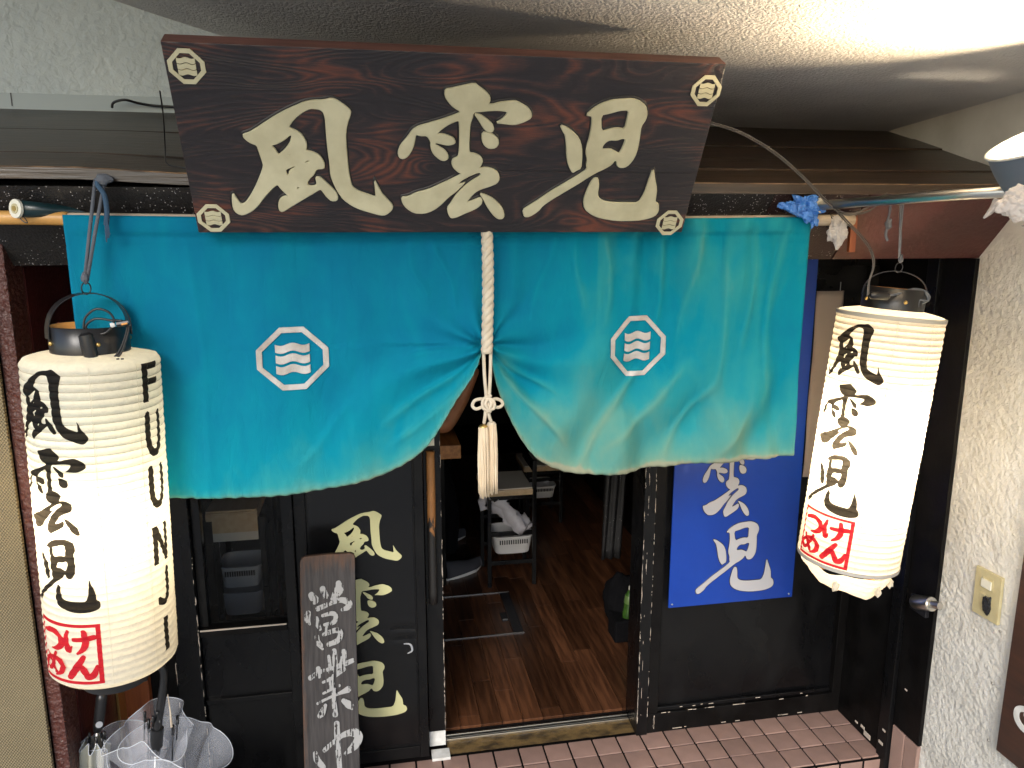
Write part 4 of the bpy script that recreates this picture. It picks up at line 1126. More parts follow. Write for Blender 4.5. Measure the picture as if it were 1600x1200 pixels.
def lantern(loc, tilt, L_, th_text, th_lat, label, power, bulb, bottom, wcol, sh):
    root = empty('paper_lantern', loc, label, 'lantern', 'paper lanterns hanging either side of the doorway', rot=(R(tilt[0]), R(tilt[1]), 0))
    # shade
    bm = bmesh.new(); seg = 128; nz = int(L_ / PITCHL * 5)
    rings = []
    for j in range(nz + 1):
        z = L_ * j / nz
        rings.append([bm.verts.new((lr(z, L_, 2 * math.pi * k / seg) * math.sin(2 * math.pi * k / seg), -lr(z, L_, 2 * math.pi * k / seg) * math.cos(2 * math.pi * k / seg), L_ - z)) for k in range(seg)])
    # shoulder cones top
    top = []
    for (r, z) in ((.141, .010), (.128, .014), (.112, .017), (.096, .020), (.082, .023)):
        top.append([bm.verts.new((r * math.sin(2 * math.pi * k / seg), -r * math.cos(2 * math.pi * k / seg), L_ + z - .006)) for k in range(seg)])
    seq = top[::-1] + rings
    if bottom == 'closed':
        for (r, z) in ((.134, -.010), (.115, -.018), (.10, -.024), (.078, -.028)):
            seq.append([bm.verts.new((r * math.sin(2 * math.pi * k / seg), -r * math.cos(2 * math.pi * k / seg), z)) for k in range(seg)])
    for a, b in zip(seq, seq[1:]):
        for k in range(seg): bm.faces.new((a[k], b[k], b[(k + 1) % seg], a[(k + 1) % seg]))
    obj('paper_shade', bm, M['lantern_paper'], root, smooth=True)
    if bottom == 'open':
        # sagging, torn lower cone
        bm = bmesh.new(); n = 22; rr_ = []
        for j in range(n + 1):
            f = j / n
            r = .136 - .050 * f - .004 * abs(math.sin(f * 7 * math.pi))
            row = []
            for k in range(seg):
                a = 2 * math.pi * k / seg
                sagz = -.012 - .060 * math.sin(f * math.pi * .55) * (1 + .25 * math.cos(a - .6)) - .012 * noise.noise((math.cos(a) * 2, math.sin(a) * 2, f * 3))
                row.append(bm.verts.new((r * math.sin(a), -r * math.cos(a), sagz)))
            rr_.append(row)
        for a, b in zip(rr_, rr_[1:]):
            for k in range(seg): bm.faces.new((a[k], a[(k + 1) % seg], b[(k + 1) % seg], b[k]))
        obj('torn_base_cone', bm, M['lantern_paper'], root, smooth=True)
        bm = bmesh.new()
        for a in (.2, 1.0, 2.6, 5.5):
            obj('paper_shred', crumple((.130 * math.sin(a), -.130 * math.cos(a), -.052), .010, 1, 1, 1.5, a, 2, .5), M['lantern_paper'], root)
        bm = lathe(bmesh.new(), [(LR + .001, -.002), (LR + .0015, .008), (LR - .004, .009), (LR - .006, -.003), (LR + .001, -.002)], 96)
        obj('rim_band', bm, M['cord_grey'] if False else mat('grey_rim_paper', (.34, .32, .29), .7), root, smooth=True)
        obj('base_collar', lathe(bmesh.new(), [(.086, -.075), (.0865, -.05), (.082, -.05), (.081, -.075), (.086, -.075)], 64), M['orange'], root, smooth=True)
        bm = lathe(bmesh.new(), [(LR + .001, L_ - .010), (LR + .0015, L_ + .001), (LR - .004, L_ + .002), (LR - .006, L_ - .008), (LR + .001, L_ - .010)], 96)
        obj('rim_band', bm, mat('pale_rim_paper', (.42, .40, .34), .7), root, smooth=True)
    else:
        obj('base_collar', lathe(bmesh.new(), [(.080, -.060), (.083, -.030), (.083, -.026), (.076, -.026), (.074, -.060), (.080, -.060)], 64), M['plastic_black'], root, smooth=True)
    bm = bmesh.new(); j = 1
    while j * PITCHL < L_ - .004:
        z = j * PITCHL
        tube(bm, [((lr(z, L_, 2 * math.pi * k / 56) + .0003) * math.sin(2 * math.pi * k / 56), -(lr(z, L_, 2 * math.pi * k / 56) + .0003) * math.cos(2 * math.pi * k / 56), L_ - z) for k in range(56)], .0006, 4, True); j += 1
    o = obj('rib_wire', bm, M['ribwire'], root, smooth=True); o['kind'] = 'stuff'
    # paper seams
    for a in ((th_text + .72, th_text - .75, th_text + 1.42, th_text + 2.2, th_text + 3.0, th_text + 4.0)):
        bm = bmesh.new(); prev = None
        n = nz
        for j in range(n + 1):
            z = L_ * j / n; r = lr(z, L_, a) + .0007
            vs = [bm.verts.new(((r + dr) * math.sin(a + da), -(r + dr) * math.cos(a + da), L_ - z)) for da, dr in ((-.010, -.0006), (0, .0002), (.010, -.0006))]
            if prev:
                bm.faces.new((prev[0], vs[0], vs[1], prev[1])); bm.faces.new((prev[1], vs[1], vs[2], prev[2]))
            prev = vs
        obj('paper_seam', bm, M['lantern_paper'], root, smooth=True)
    # collar and lining
    zt = L_ + .015
    obj('top_collar', lathe(bmesh.new(), [(.085, zt), (.086, zt + .062), (.0835, zt + .063), (.0830, zt + .062)], 72), M['plastic_black'], root, smooth=True)
    obj('collar_lining', lathe(bmesh.new(), [(.0815, zt + .0615), (.0815, zt - .01), (.079, zt - .01), (.079, zt + .0610), (.0815, zt + .0615)], 72), M['orange'], root, smooth=True)
    for a in (th_text - .38, th_text + .95, th_text + 2.6):
        b_ = bmesh.new(); bmesh.ops.create_uvsphere(b_, u_segments=12, v_segments=8, radius=.0055)
        for v in b_.verts: v.co += Vector((.0865 * math.sin(a), -.0865 * math.cos(a), zt + .026))
        obj('rivet', b_, M['brass'], root, smooth=True)
    # text
    W2 = .098
    F = lambda t: -t * L_
    for key, t0, t1, wa, wb in (('fu', .035 + sh, .255 + sh, -.096, .096), ('un', .266 + sh, .532 + sh, -.086, .086), ('ji', .543 + sh, .778 + sh, -.093, .093)):
        c = glyph_fit(key, wa, wb, F(t1), F(t0))
        obj('brush_character', wrap(fill_mesh(c, 0.0, 0.0), th_text, L_, .0009), M['ink'], root)
    # red seal
    s0, s1 = F(.984), F(.786); hw = .088
    def sq(p): return (-hw + p[0] / 100 * 2 * hw, s1 + (s0 - s1) * p[1] / 100)
    ms = [fill_mesh([[sq(p) for p in ((0, 0), (100, 0), (100, 100), (0, 100))], [sq(p) for p in ((5, 5), (94, 5), (94, 95), (5, 95))]])]
    ol = .0009
    obj('seal_frame', wrap(ms[0], th_text, L_, ol), M['redink'], root)
    for kn, st in KANA.items():
        b_ = bmesh.new()
        for si, (pp, ww_) in enumerate(st):
            x_ = wrap(mapmesh(ribbon(pp, [q * 1.15 for q in ww_]), sq), th_text, L_, ol + .0009 * si)
            me = bpy.data.meshes.new('t'); x_.to_mesh(me); x_.free(); b_.from_mesh(me); bpy.data.meshes.remove(me)
        obj('seal_character', b_, M['redink'], root)
    for ch, t0, t1 in (('F', .006, .125), ('U', .167, .297), ('U', .338, .465), ('N', .525, .650), ('J', .680, .797), ('I', .838, .955)):
        b_ = bmesh.new()
        for si, c in enumerate(latin(ch, -.028, .028, F(t1), F(t0))):
            x_ = wrap(fill_mesh([c]), th_lat, L_, .0009 + .0001 * si)
            me = bpy.data.meshes.new('t'); x_.to_mesh(me); x_.free(); b_.from_mesh(me); bpy.data.meshes.remove(me)
        obj('latin_letter', b_, M['ink'], root)
    # bulb with its light
    bl = Vector(bulb)
    b_ = bmesh.new(); bmesh.ops.create_uvsphere(b_, u_segments=24, v_segments=14, radius=.026); bmesh.ops.translate(b_, vec=bl, verts=b_.verts)
    bo = obj('light_bulb', b_, M['bulb'], root, smooth=True); bo.visible_shadow = True
    b_ = tube(bmesh.new(), [bl + Vector((0, 0, .024)), bl + Vector((0, 0, .075))], .017, 14); obj('bulb_socket', b_, M['plastic_black'], root, smooth=True)
    obj('socket_cord', tube(bmesh.new(), spline([bl + Vector((0, 0, .07)), Vector((bl.x * .5, bl.y * .5, L_ * .8)), Vector((.03, 0, zt + .05))], 6), .003, 6), M['plastic_black'], root, smooth=True)
    for dz, fr in ((0, 1.0),):
        ld = bpy.data.lights.new('lantern_light', 'POINT'); ld.energy = power * fr; ld.color = wcol; ld.shadow_soft_size = .034
        lo = bpy.data.objects.new('lantern_light', ld); COL.objects.link(lo); lo.parent = root
        lo.location = bl + Vector((0, -.0, -.01 + dz))
    bo.visible_shadow = True
    return root, zt
WARM = (1.0, 0.84, 0.62)
LL, RLn = .775, .765
# left lantern: bottom centre
ltilt, rtilt = 1.6, 5.1
def base_from_top(top, tilt, L_): return Vector(top) - Vector((math.sin(R(tilt)), 0, math.cos(R(tilt)))) * L_
lt = Vector((-.655, 1.945, 1.700)); rt_ = Vector((1.505, 2.02, 1.750))
lan1, zt1 = lantern(base_from_top(lt, ltilt, LL), (0, ltilt), LL, R(-26), R(71),
    'lit cream paper lantern at the left with capital letters down its side', 6.0, (-.056, -.042, .42), 'closed', WARM, -.03)
lan2, zt2 = lantern(base_from_top(rt_, rtilt, RLn), (0, rtilt), RLn, R(-69), R(122),
    'brightly lit cream paper lantern at the right with torn sagging base, beside the stucco wall', 23.0, (.0, -.01, .40), 'open', WARM, 0.0)
# the right lantern shows no latin letters towards the camera: turn them to the back
def handle(root, zt, ang, hgt, r0, mat_, w_=.010):
    pts = []
    for i in range(21):
        a = math.pi * i / 20
        x = .088 * math.cos(a); z = zt + .035 + hgt * math.sin(a) ** .75
        pts.append((x, z))
    bm = bmesh.new(); prev = None
    ca, sa = math.cos(ang), math.sin(ang)
    for i, (x, z) in enumerate(pts):
        q0 = Vector((-math.sin(math.pi * i / 20), 0))
        nx_, nz_ = math.cos(math.pi * i / 20), math.sin(math.pi * i / 20)
        vs = []
        for (dy, dn) in ((-w_, 0), (w_, 0), (w_, .0022), (-w_, .0022)):
            xx = x + nx_ * dn; zz = z + nz_ * dn
            vs.append(bm.verts.new((xx * ca - dy * sa, xx * sa + dy * ca, zz)))
        if prev:
            for q in range(4): bm.faces.new((prev[q], prev[(q + 1) % 4], vs[(q + 1) % 4], vs[q]))
        prev = vs
    obj('carry_handle', bm, mat_, root, smooth=True, auto=50)
    bm = bmesh.new()
    tube(bm, [(.010 * math.cos(a) * ca, .010 * math.cos(a) * sa, zt + .035 + hgt + .012 + .014 * math.sin(a)) for a in [k * math.pi / 8 for k in range(16)]], .0016, 6, True)
    obj('ring', bm, M['darkmetal'], root, smooth=True)
handle(lan1, zt1, R(34), .100, 0, M['plastic_black'], .015)
handle(lan2, zt2, R(-20), .075, 0, M['darkmetal'], .004)
bpy.context.view_layer.update()
def lw(root, p): return root.matrix_world @ Vector(p)
def wc_world(name, bm, m, root, **k):       # world-space mesh parented under a (possibly tilted) root
    o = obj(name, bm, m, **k); o.parent = root; o.matrix_parent_inverse = root.matrix_world.inverted(); return o
# left coil of cable with plug
c0 = lw(lan1, (.012, -.100, zt1 + .055))
bm = bmesh.new()
def px(x, y, Y): return onY(x, y, Y)
YL = 1.875
for (dy, w1) in ((0, 0), (.004, 1)):
    tube(bm, spline([px(131, 520, YL + dy), px(133, 497, YL + dy), px(150, 483, YL + dy), px(170, 488, YL + dy), px(178, 503, YL + dy), px(165, 520, YL + dy), px(145, 520, YL + dy), px(134, 510, YL + dy), px(150, 498, YL + dy), px(180, 502, YL + dy)], 8), .0026, 8)
tube(bm, spline([px(176, 500, YL), px(192, 502, YL - .006), px(202, 508, YL), px(196, 535, YL), px(186, 556, YL), px(168, 568, YL), px(150, 566, YL), px(142, 558, YL)], 8), .0028, 8)
tube(bm, spline([px(178, 500, YL), px(195, 505, YL), px(199, 512, YL), px(192, 537, YL), px(181, 556, YL), px(163, 566, YL), px(145, 562, YL)], 8), .0028, 8)
wc_world('cable_coil', bm, M['plastic_black'], lan1, smooth=True)
a_, b__ = px(133, 520, YL - .01), px(144, 563, YL - .01)
wc_world('plug', tube(bmesh.new(), [a_, a_.lerp(b__, .08), a_.lerp(b__, .5), a_.lerp(b__, .92), b__], [.009, .0155, .0165, .015, .008], 10), M['plastic_black'], lan1, smooth=True, auto=45)
wc_world('cable_tie', crumple(px(176, 508, YL - .008), .0055, 1.2, .6, 1, 3, 2, .3), M['white'], lan1)
wc_world('plug_clip', tube(bmesh.new(), [px(183, 507, YL - .01), px(202, 504, YL - .01)], .007, 8), M['plastic_black'], lan1)
wc_world('cap_pin', tube(bmesh.new(), [px(190, 507, YL - .018), px(199, 505, YL - .018)], .0022, 6), M['orange'], lan1)
for x_ in (184, 191): wc_world('printed_mark', tube(bmesh.new(), [px(x_ - 2, 561, 1.818), px(x_ + 2.4, 560.6, 1.818)], .0016, 4), M['plastic_black'], lan1)
# left hanging cord
rg = lw(lan1, (0, 0, zt1 + .035 + .098 + .026))
top1 = Vector((-.607, 1.972, 2.106))
bm = bmesh.new()
tube(bm, [top1 + Vector((-.008, 0, 0)), top1.lerp(rg, .5) + Vector((-.006, 0, 0)), rg + Vector((-.002, 0, .004))], .0042, 8)
tube(bm, [top1 + Vector((.012, 0, 0)), top1.lerp(rg, .5) + Vector((.006, 0, 0)), rg + Vector((.003, 0, .004))], .0042, 8)
wc_world('cord_strand', bm, M['cord_grey'], lan1, smooth=True)
wc_world('cord_bottom_knot', crumple(rg + Vector((0, -.002, .012)), .0085, .9, .9, 1.6, 4, 3, .3), M['cord_grey'], lan1, smooth=True)
wc_world('cord_top_knot', crumple(top1 + Vector((.012, -.006, .004)), .012, 1.6, .9, .9, 8, 3, .4), M['cord_grey'], lan1, smooth=True)
bm = bmesh.new()
yb = 1.965
tube(bm, spline([top1 + Vector((.01, -.004, .004)), onY(152, 287, 1.965), onY(163, 305, 1.96), onY(167, 330, yb), onY(166, 352, yb)], 8), .0058, 8)
wc_world('cord_loose_end', bm, M['cord_blue'], lan1, smooth=True)
bm = bmesh.new()
for k in range(16):
    a = random.uniform(-1, 1); c = onY(166, 345, yb - .006)
    e = onY(172 + a * 8 - 3, 368 + random.uniform(-4, 4) + (8 if a < -.2 else 0), yb - .008)
    tube(bm, [c + Vector((random.uniform(-.003, .003), 0, 0)), c.lerp(e, .5) + Vector((random.uniform(-.002, .002), 0, 0)), e], .0016, 5)
o = wc_world('cord_frayed_fibre', bm, M['cord_blue'], lan1); o['kind'] = 'stuff'
# right hanging cord
rg2 = lw(lan2, (0, 0, zt2 + .035 + .075 + .026))
top2 = onY(1413, 298, 1.99)
bm = bmesh.new()
tube(bm, [top2, top2.lerp(rg2, .5) + Vector((-.003, 0, 0)), rg2 + Vector((-.001, 0, .004))], .0026, 8)
tube(bm, [top2 + Vector((-.010, 0, 0)), top2.lerp(rg2, .5) + Vector((-.007, 0, 0)), rg2 + Vector((-.003, 0, .004))], .0026, 8)
wc_world('cord_strand', bm, M['cord_grey'], lan2, smooth=True)
wc_world('cord_bottom_knot', crumple(rg2 + Vector((0, -.002, .012)), .0075, .9, .9, 1.6, 5, 3, .3), M['cord_grey'], lan2, smooth=True)
kn = empty('loose_knot', onY(1386, 310, 1.98), 'short grey cord with a knot dangling left of the right lantern cord', 'cord')
bm = tube(bmesh.new(), spline([onY(1390, 300, 1.99), onY(1391, 325, 1.99), onY(1387, 345, 1.99)], 6), .0035, 8)
WC('strand', bm, M['cord_grey'], kn, smooth=True)
WC('knot', crumple(onY(1388, 350, 1.99), .013, .8, .6, 1.2, 6, 3, .5), M['cord_grey'], kn, smooth=True)
WC('tail', tube(bmesh.new(), spline([onY(1388, 352, 1.99), onY(1384, 366, 1.99), onY(1387, 376, 1.99)], 5), .004, 8), M['cord_grey'], kn, smooth=True)
# knotted lead on right lantern
YR = 1.945
bm = bmesh.new()
tube(bm, spline([px(1372, 463, YR), px(1400, 460, YR), px(1425, 452, YR), px(1445, 455, YR), px(1452, 466, YR), px(1440, 474, YR), px(1432, 464, YR), px(1444, 456, YR), px(1450, 470, YR), px(1436, 470, YR - .006), px(1434, 492, YR)], 8), .0034, 8)
wc_world('knotted_lead', bm, M['cord_grey'], lan2, smooth=True)
wc_world('inline_switch', tube(bmesh.new(), [px(1359, 461, YR - .01), px(1362, 461, YR - .01), px(1386, 463, YR - .01), px(1389, 463, YR - .01)], [.006, .0115, .0115, .007], 10), M['plastic_black'], lan2, smooth=True, auto=45)
# power cable from the sign across the rod to the right lantern
cab = empty('power_cable', (1.2, 1.95, 2.1), 'long grey twin cable from the carved sign over steel rod to right lantern', 'cable')
pp = [(1100, 190, 1.93), (1128, 197, 1.93), (1165, 211, 1.93), (1215, 242, 1.93), (1262, 284, 1.93), (1297, 320, 1.925), (1325, 335, 1.92), (1352, 326, 1.92), (1372, 311, 1.93), (1384, 304, 1.95), (1374, 318, 1.96), (1352, 332, 1.96), (1322, 334, 1.95), (1308, 328, 1.94), (1322, 345, 1.94), (1346, 370, 1.94), (1361, 392, 1.94), (1365, 415, 1.94), (1358, 440, 1.935), (1356, 462, 1.93)]
for d_ in (-.0022, .0022):
    WC('cable_strand', tube(bmesh.new(), spline([onY(a, b, c) + Vector((d_ * .8, 0, d_ * .8)) for a, b, c in pp], 8), .0020, 8), mat('grey_cable_sheath', (.07, .062, .055), .45), cab, smooth=True)

# ================================================================== CLIP LAMP
ax = Vector((-.42, .02, .905)).normalized(); AP = onY(1694, 346, 1.38)
qm = Matrix.Translation(AP) @ ax.to_track_quat('Z', 'Y').to_matrix().to_4x4()
lp = empty('clip_lamp', AP, 'lit reflector lamp with plastic film round its neck, at the upper right by the wall', 'lamp')
def lat(prof, seg=64):
    b = lathe(bmesh.new(), prof, seg); bmesh.ops.transform(b, matrix=qm, verts=b.verts); return b
bowl = []
for i in range(15):
    a = math.pi / 2 * i / 14; bowl.append((.022 + .108 * math.sin(a), .172 * (1 - math.cos(a)) + .02))
WC('reflector', lat(bowl + [(.1295, .1922)] + [(r - .0015, z + .0015) for r, z in bowl[::-1]]), mat('grey_enamel_reflector', (.14, .16, .20), .6, .0), lp, smooth=True, auto=50)
WC('rolled_rim', lat([(.1315 + .0035 * math.cos(a), .1935 + .003 * math.sin(a)) for a in [k * math.pi / 4 for k in range(9)]]), M['white'], lp, smooth=True)
WC('neck', lat([(.0, -.06), (.019, -.06), (.022, -.03), (.023, .02)]), M['metal'], lp, smooth=True)
b_ = bmesh.new(); bmesh.ops.create_uvsphere(b_, u_segments=24, v_segments=14, radius=.033); bmesh.ops.transform(b_, matrix=qm @ Matrix.Translation((0, 0, .054)), verts=b_.verts)
WC('bulb', b_, emis('lamp_bulb_glass', (1, .93, .78), 30), lp, smooth=True)
ld = bpy.data.lights.new('lamp_light', 'POINT'); ld.energy = 100; ld.color = (1.0, .76, .47); ld.shadow_soft_size = .05
lo = bpy.data.objects.new('lamp_light', ld); COL.objects.link(lo); lo.location = qm @ Vector((0, 0, .054))
fm = crumple(AP - ax * .025 + Vector((-.01, -.005, -.002)), .062, 1.35, 1.0, .85, 3.3, 5, .55, 3.2)
WC('plastic_film', fm, M['wrap'], lp)
bm = tube(bmesh.new(), spline([onY(1560, 315, 1.47), onY(1550, 328, 1.47), onY(1537, 341, 1.47)], 5), [.012, .011, .010, .009, .008, .007, .0065, .005, .004, .003, .002], 7)
WC('film_twist', bm, M['wrap'], lp, smooth=True)
WC('plastic_film', crumple(onY(1592, 318, 1.30), .030, 1.2, .8, 1.0, 8.3, 5, .38, 2.2), M['wrap'], lp, smooth=True)

# ================================================================== OPEN-FOR-BUSINESS BOARD
bd = empty('business_board', (-.165, 2.42, -.1), 'tall weathered grey plank with faded white brush characters, leaning against the lettered door', 'signboard')
# leaning plank: top near the door, foot towards the viewer
tp = onY(510, 866, 2.50)
BWid, BH, BT = .178, 1.16, .022
lean = math.atan2(.22, 1.10)
bd.location = Vector((tp.x - .012, 2.50 - BH * math.sin(lean), tp.z - BH * math.cos(lean)))
bd.rotation_euler = (-lean, R(.8), 0)
bm = bmesh.new()
# slightly irregular outline
ol = [(-BWid / 2, 0), (BWid / 2 + .002, 0), (BWid / 2 + .001, BH * .35), (BWid / 2 - .001, BH * .7), (BWid / 2, BH - .014), (BWid / 2 - .004, BH - .004), (BWid / 2 - .014, BH), (0, BH + .001), (-BWid / 2 + .016, BH - .002), (-BWid / 2 + .005, BH - .008), (-BWid / 2, BH - .022), (-BWid / 2 - .001, BH * .6)]
me = rot_up(fill_mesh([[(a, b - BH) for a, b in ol]], BT / 2, .0015))
bdo = link('plank', me, M['board'], bd); bdo.location = (0, 0, BH)
def U(p): return ((p[0] - 188) / 295 * BWid, -(p[1] - 45) * (.178 / 295) * 1.13)
EI = {
 'ei': [([(97, 238), (113, 262)], [34, 46]), ([(158, 210), (172, 245)], [30, 36]), ([(245, 188), (248, 215), (222, 250), (205, 262)], [30, 48, 38, 12]),
        ([(78, 325), (72, 350), (85, 378)], [30, 34, 12]), ([(130, 305), (170, 292), (215, 278), (262, 270), (300, 288), (292, 308), (262, 318)], [26, 24, 22, 28, 34, 30, 16]),
        ([(122, 352), (130, 385), (140, 405)], [22, 26, 18]), ([(155, 340), (205, 332), (226, 345), (216, 375), (165, 385)], [16, 22, 24, 24, 16]), ([(178, 385), (172, 430)], [16, 16]),
        ([(122, 440), (128, 470), (152, 495)], [24, 28, 26]), ([(160, 432), (225, 415), (250, 430), (236, 465), (185, 482)], [20, 26, 28, 28, 24])],
 'gyou': [([(183, 545), (188, 590), (186, 625)], [16, 18, 14]), ([(213, 520), (216, 570), (218, 640)], [26, 28, 20]), ([(265, 528), (262, 560), (248, 592)], [30, 32, 22]),
        ([(82, 642), (130, 618), (190, 606), (250, 592), (312, 574)], [26, 22, 20, 26, 24]), ([(125, 600), (130, 640)], [26, 16]), ([(150, 668), (200, 650), (262, 612)], [14, 18, 26]),
        ([(185, 650), (190, 705)], [12, 12]), ([(150, 722), (200, 702), (238, 690)], [12, 16, 14]), ([(208, 640), (206, 740), (212, 830)], [22, 22, 30]),
        ([(118, 768), (170, 748), (235, 728), (285, 712)], [14, 14, 16, 34]), ([(160, 780), (140, 815), (128, 828)], [18, 36, 26]), ([(258, 765), (285, 785), (305, 800)], [24, 38, 28])],
 'naka': [([(98, 1018), (108, 1050), (140, 1088)], [26, 34, 26]), ([(150, 1004), (190, 975), (250, 940), (310, 932), (336, 958), (312, 998), (262, 1032)], [26, 22, 26, 42, 46, 42, 18]),
        ([(218, 880), (220, 960), (226, 1060), (236, 1200), (240, 1260)], [30, 34, 28, 30, 26])],
}
for kn_, sts in EI.items():
    b_ = bmesh.new()
    for si, (pp_, ww_) in enumerate(sts):
        me = rot_up(mapmesh(ribbon(pp_, ww_), U))
        for v in me.vertices: v.co.y -= BT / 2 + .0019 + .0009 * si
        b_.from_mesh(me); bpy.data.meshes.remove(me)
    o = obj('painted_character', b_, M['chalkink'], bd); o.location = (0, 0, BH)

# ================================================================== UMBRELLAS
def umbrella(name, base, top_dir, label, m_can, spread, kind):
    u = empty(name, base, label, 'umbrella', 'closed umbrellas stood in the corner')
    return u
u1 = empty('umbrella', (-.83, 2.2, -.1), 'furled milky white umbrella with straight black handle and round tag, under the left lantern', 'umbrella')
Y1 = 2.20
def q1(x, y, d=0): return onY(x, y, Y1 + d)
WC('handle', tube(bmesh.new(), [q1(160, 1082), q1(159, 1090), q1(154, 1132), q1(152, 1142)], [.012, .0155, .0145, .011], 14), M['plastic_black'], u1, smooth=True)
WC('tag', tube(bmesh.new(), [q1(155, 1132, -.017), q1(155, 1132.5, -.019)], .0095, 18), M['grey_plastic'], u1)
WC('shaft', tube(bmesh.new(), [q1(152, 1140), q1(145, 1230), q1(140, 1330)], .005, 8), M['metal'], u1, smooth=True)
bm = bmesh.new()
for k in range(8):
    a = 2 * math.pi * k / 8 + .3; c = q1(150, 1152 + (k % 3) * 5)
    o_ = Vector((.017 * math.cos(a) * 1.3, .017 * math.sin(a), 0))
    tube(bm, [c + o_ + Vector((0, 0, .012)), c + o_ * 1.05 - Vector((0, 0, .014))], .0036, 7)
    tube(bm, [c + o_ - Vector((0, 0, .012)), c + o_ * 1.5 - Vector((.01, 0, .10))], .0018, 5)
WC('rib_tips', bm, M['plastic_black'], u1, smooth=True)
def folded(c0, c1, r0, r1, folds, m, root, seed, flare=0.0, amp=.25, name='canopy'):
    bm = bmesh.new(); n = 30; seg = 96; rr_ = []
    ax_ = (c1 - c0); L_ = ax_.length; ax_.normalize(); e1 = ax_.orthogonal().normalized(); e2 = ax_.cross(e1)
    for j in range(n + 1):
        f = j / n; row = []
        for k in range(seg):
            a = 2 * math.pi * k / seg
            r = r0 + (r1 - r0) * f ** 1.3
            r *= 1 + amp * math.sin(a * folds + 3 * f + seed) * (1 - .4 * f) + .12 * noise.noise((math.cos(a) * 2, math.sin(a) * 2, f * 3 + seed))
            lip = flare * max(0, 1 - f * 3.5) ** 2 * (1 + .6 * math.sin(a * folds * .5 + seed))
            row.append(bm.verts.new(c0 + ax_ * (L_ * f + .012 * math.sin(a * folds + seed) * (1 - f)) + (e1 * math.cos(a) + e2 * math.sin(a)) * (r + lip)))
        rr_.append(row)
    for a, b in zip(rr_, rr_[1:]):
        for k in range(seg): bm.faces.new((a[k], a[(k + 1) % seg], b[(k + 1) % seg], b[k]))
    hem = [v.co.copy() for v in rr_[0]]
    WC('hem', tube(bmesh.new(), hem, .0011, 5, True), M['hem'], root, smooth=True)
    return WC(name, bm, m, root, smooth=True)
folded(q1(148, 1160), q1(138, 1330), .034, .045, 7, M['milky_pvc'], u1, 1.0)
u2 = empty('umbrella', (-.66, 2.15, -.1), 'clear plastic umbrella loosely closed with hooked black handle, under the left lantern', 'umbrella')
Y2 = 2.12
def q2(x, y, d=0): return onY(x, y, Y2 + d)
hk = spline([q2(225, 1062), q2(228, 1046), q2(240, 1037), q2(252, 1042), q2(256, 1056), q2(253, 1090), q2(247, 1130), q2(244, 1178)], 6)
WC('handle', tube(bmesh.new(), hk, [.0105] * 28 + [.0115] * (len(hk) - 28), 12), M['plastic_black'], u2, smooth=True)
WC('grip_cap', tube(bmesh.new(), [q2(246, 1138), q2(244, 1166)], .0175, 12), M['plastic_black'], u2, smooth=True, auto=50)
WC('shaft', tube(bmesh.new(), [q2(244, 1170), q2(240, 1260), q2(236, 1400)], .005, 8), M['metal'], u2, smooth=True)
bm = bmesh.new()
for (x_, y_, l_) in ((226, 1113, 24), (232, 1124, 60), (239, 1120, 40), (277, 1118, 18), (270, 1134, 50), (246, 1112, 30), (236, 1140, 40), (250, 1125, 20)):
    tube(bm, [q2(x_, y_, random.uniform(-.03, .03)), q2(x_ + .5, y_ + 14, 0)], .0042, 7)
    tube(bm, [q2(x_, y_ + 12), q2(x_ - 1, y_ + l_ + 20)], .002, 5)
WC('rib_tips', bm, M['plastic_black'], u2, smooth=True)
folded(q2(243, 1135), q2(238, 1400), .062, .05, 5, M['clear_pvc'], u2, 2.0, .05, .28)
u3 = empty('umbrella', (-.56, 2.10, -.1), 'half open clear plastic umbrella without visible handle, right of the hooked one', 'umbrella')
def q3(x, y, d=0): return onY(x, y, 2.08 + d)
folded(q3(286, 1155), q3(258, 1400), .075, .05, 3, M['clear_pvc'], u3, .6, .045, .22)
folded(q3(200, 1160, .12), q3(205, 1400, .12), .07, .05, 4, M['clear_pvc'], u3, 4.6, .03, .25, 'outer_fold')
WC('paper_tag', tube(bmesh.new(), [q3(262, 1085), q3(266, 1110), q3(268, 1136)], [.0012, .0018, .003], 6), M['palewood'], u3)

# ================================================================== SMALL THINGS ON THE RIGHT WALL
sw = empty('switch_plate', (1.897, 1.95, .78), 'cream wall switch plate with one rocker and black taped socket, on the stucco wall', 'switch')
tm_ = Matrix.Translation((1.8985, 1.946, .858)) @ Matrix.Rotation(R(-1.5), 4, 'X')
def swb(a): b = bmesh.new(); box(b, *a, bev=.0015); bmesh.ops.transform(b, matrix=tm_, verts=b.verts); return b
WC('plate', swb((-.010, .0, -.052, .052, -.078, .078)), M['cream_switch'], sw)
WC('rocker_frame', swb((-.0115, -.0100, -.022, .024, .018, .054)), M['cream_switch'], sw)
WC('rocker', swb((-.0165, -.0116, -.018, .021, .022, .050)), M['white_plastic'], sw)
WC('blank_cover', swb((-.0125, -.0100, .002, .026, -.030, .002)), M['cream_switch'], sw)
b = crumple((-.014, -.008, -.030), .030, .28, .52, 1.05, 2, 4, .35); bmesh.ops.transform(b, matrix=tm_, verts=b.verts)
WC('black_tape', b, M['plastic_black'], sw)
lt_ = empty('door_latch', (1.87, 2.2, .69), 'shiny steel cylinder latch on the black panel below the right lantern', 'latch')
la = onX(1430, 940, 1.862); lb = onX(1456, 944, 1.862); lc = onX(1469, 947, 1.868)
WC('barrel', tube(bmesh.new(), [la, la.lerp(lb, .04), la.lerp(lb, .96), lb], [.0235, .0255, .0255, .0235], 24), M['metal'], lt_, smooth=True, auto=40)
WC('pin', tube(bmesh.new(), [lb, lc], .0135, 18), M['metal'], lt_, smooth=True, auto=40)
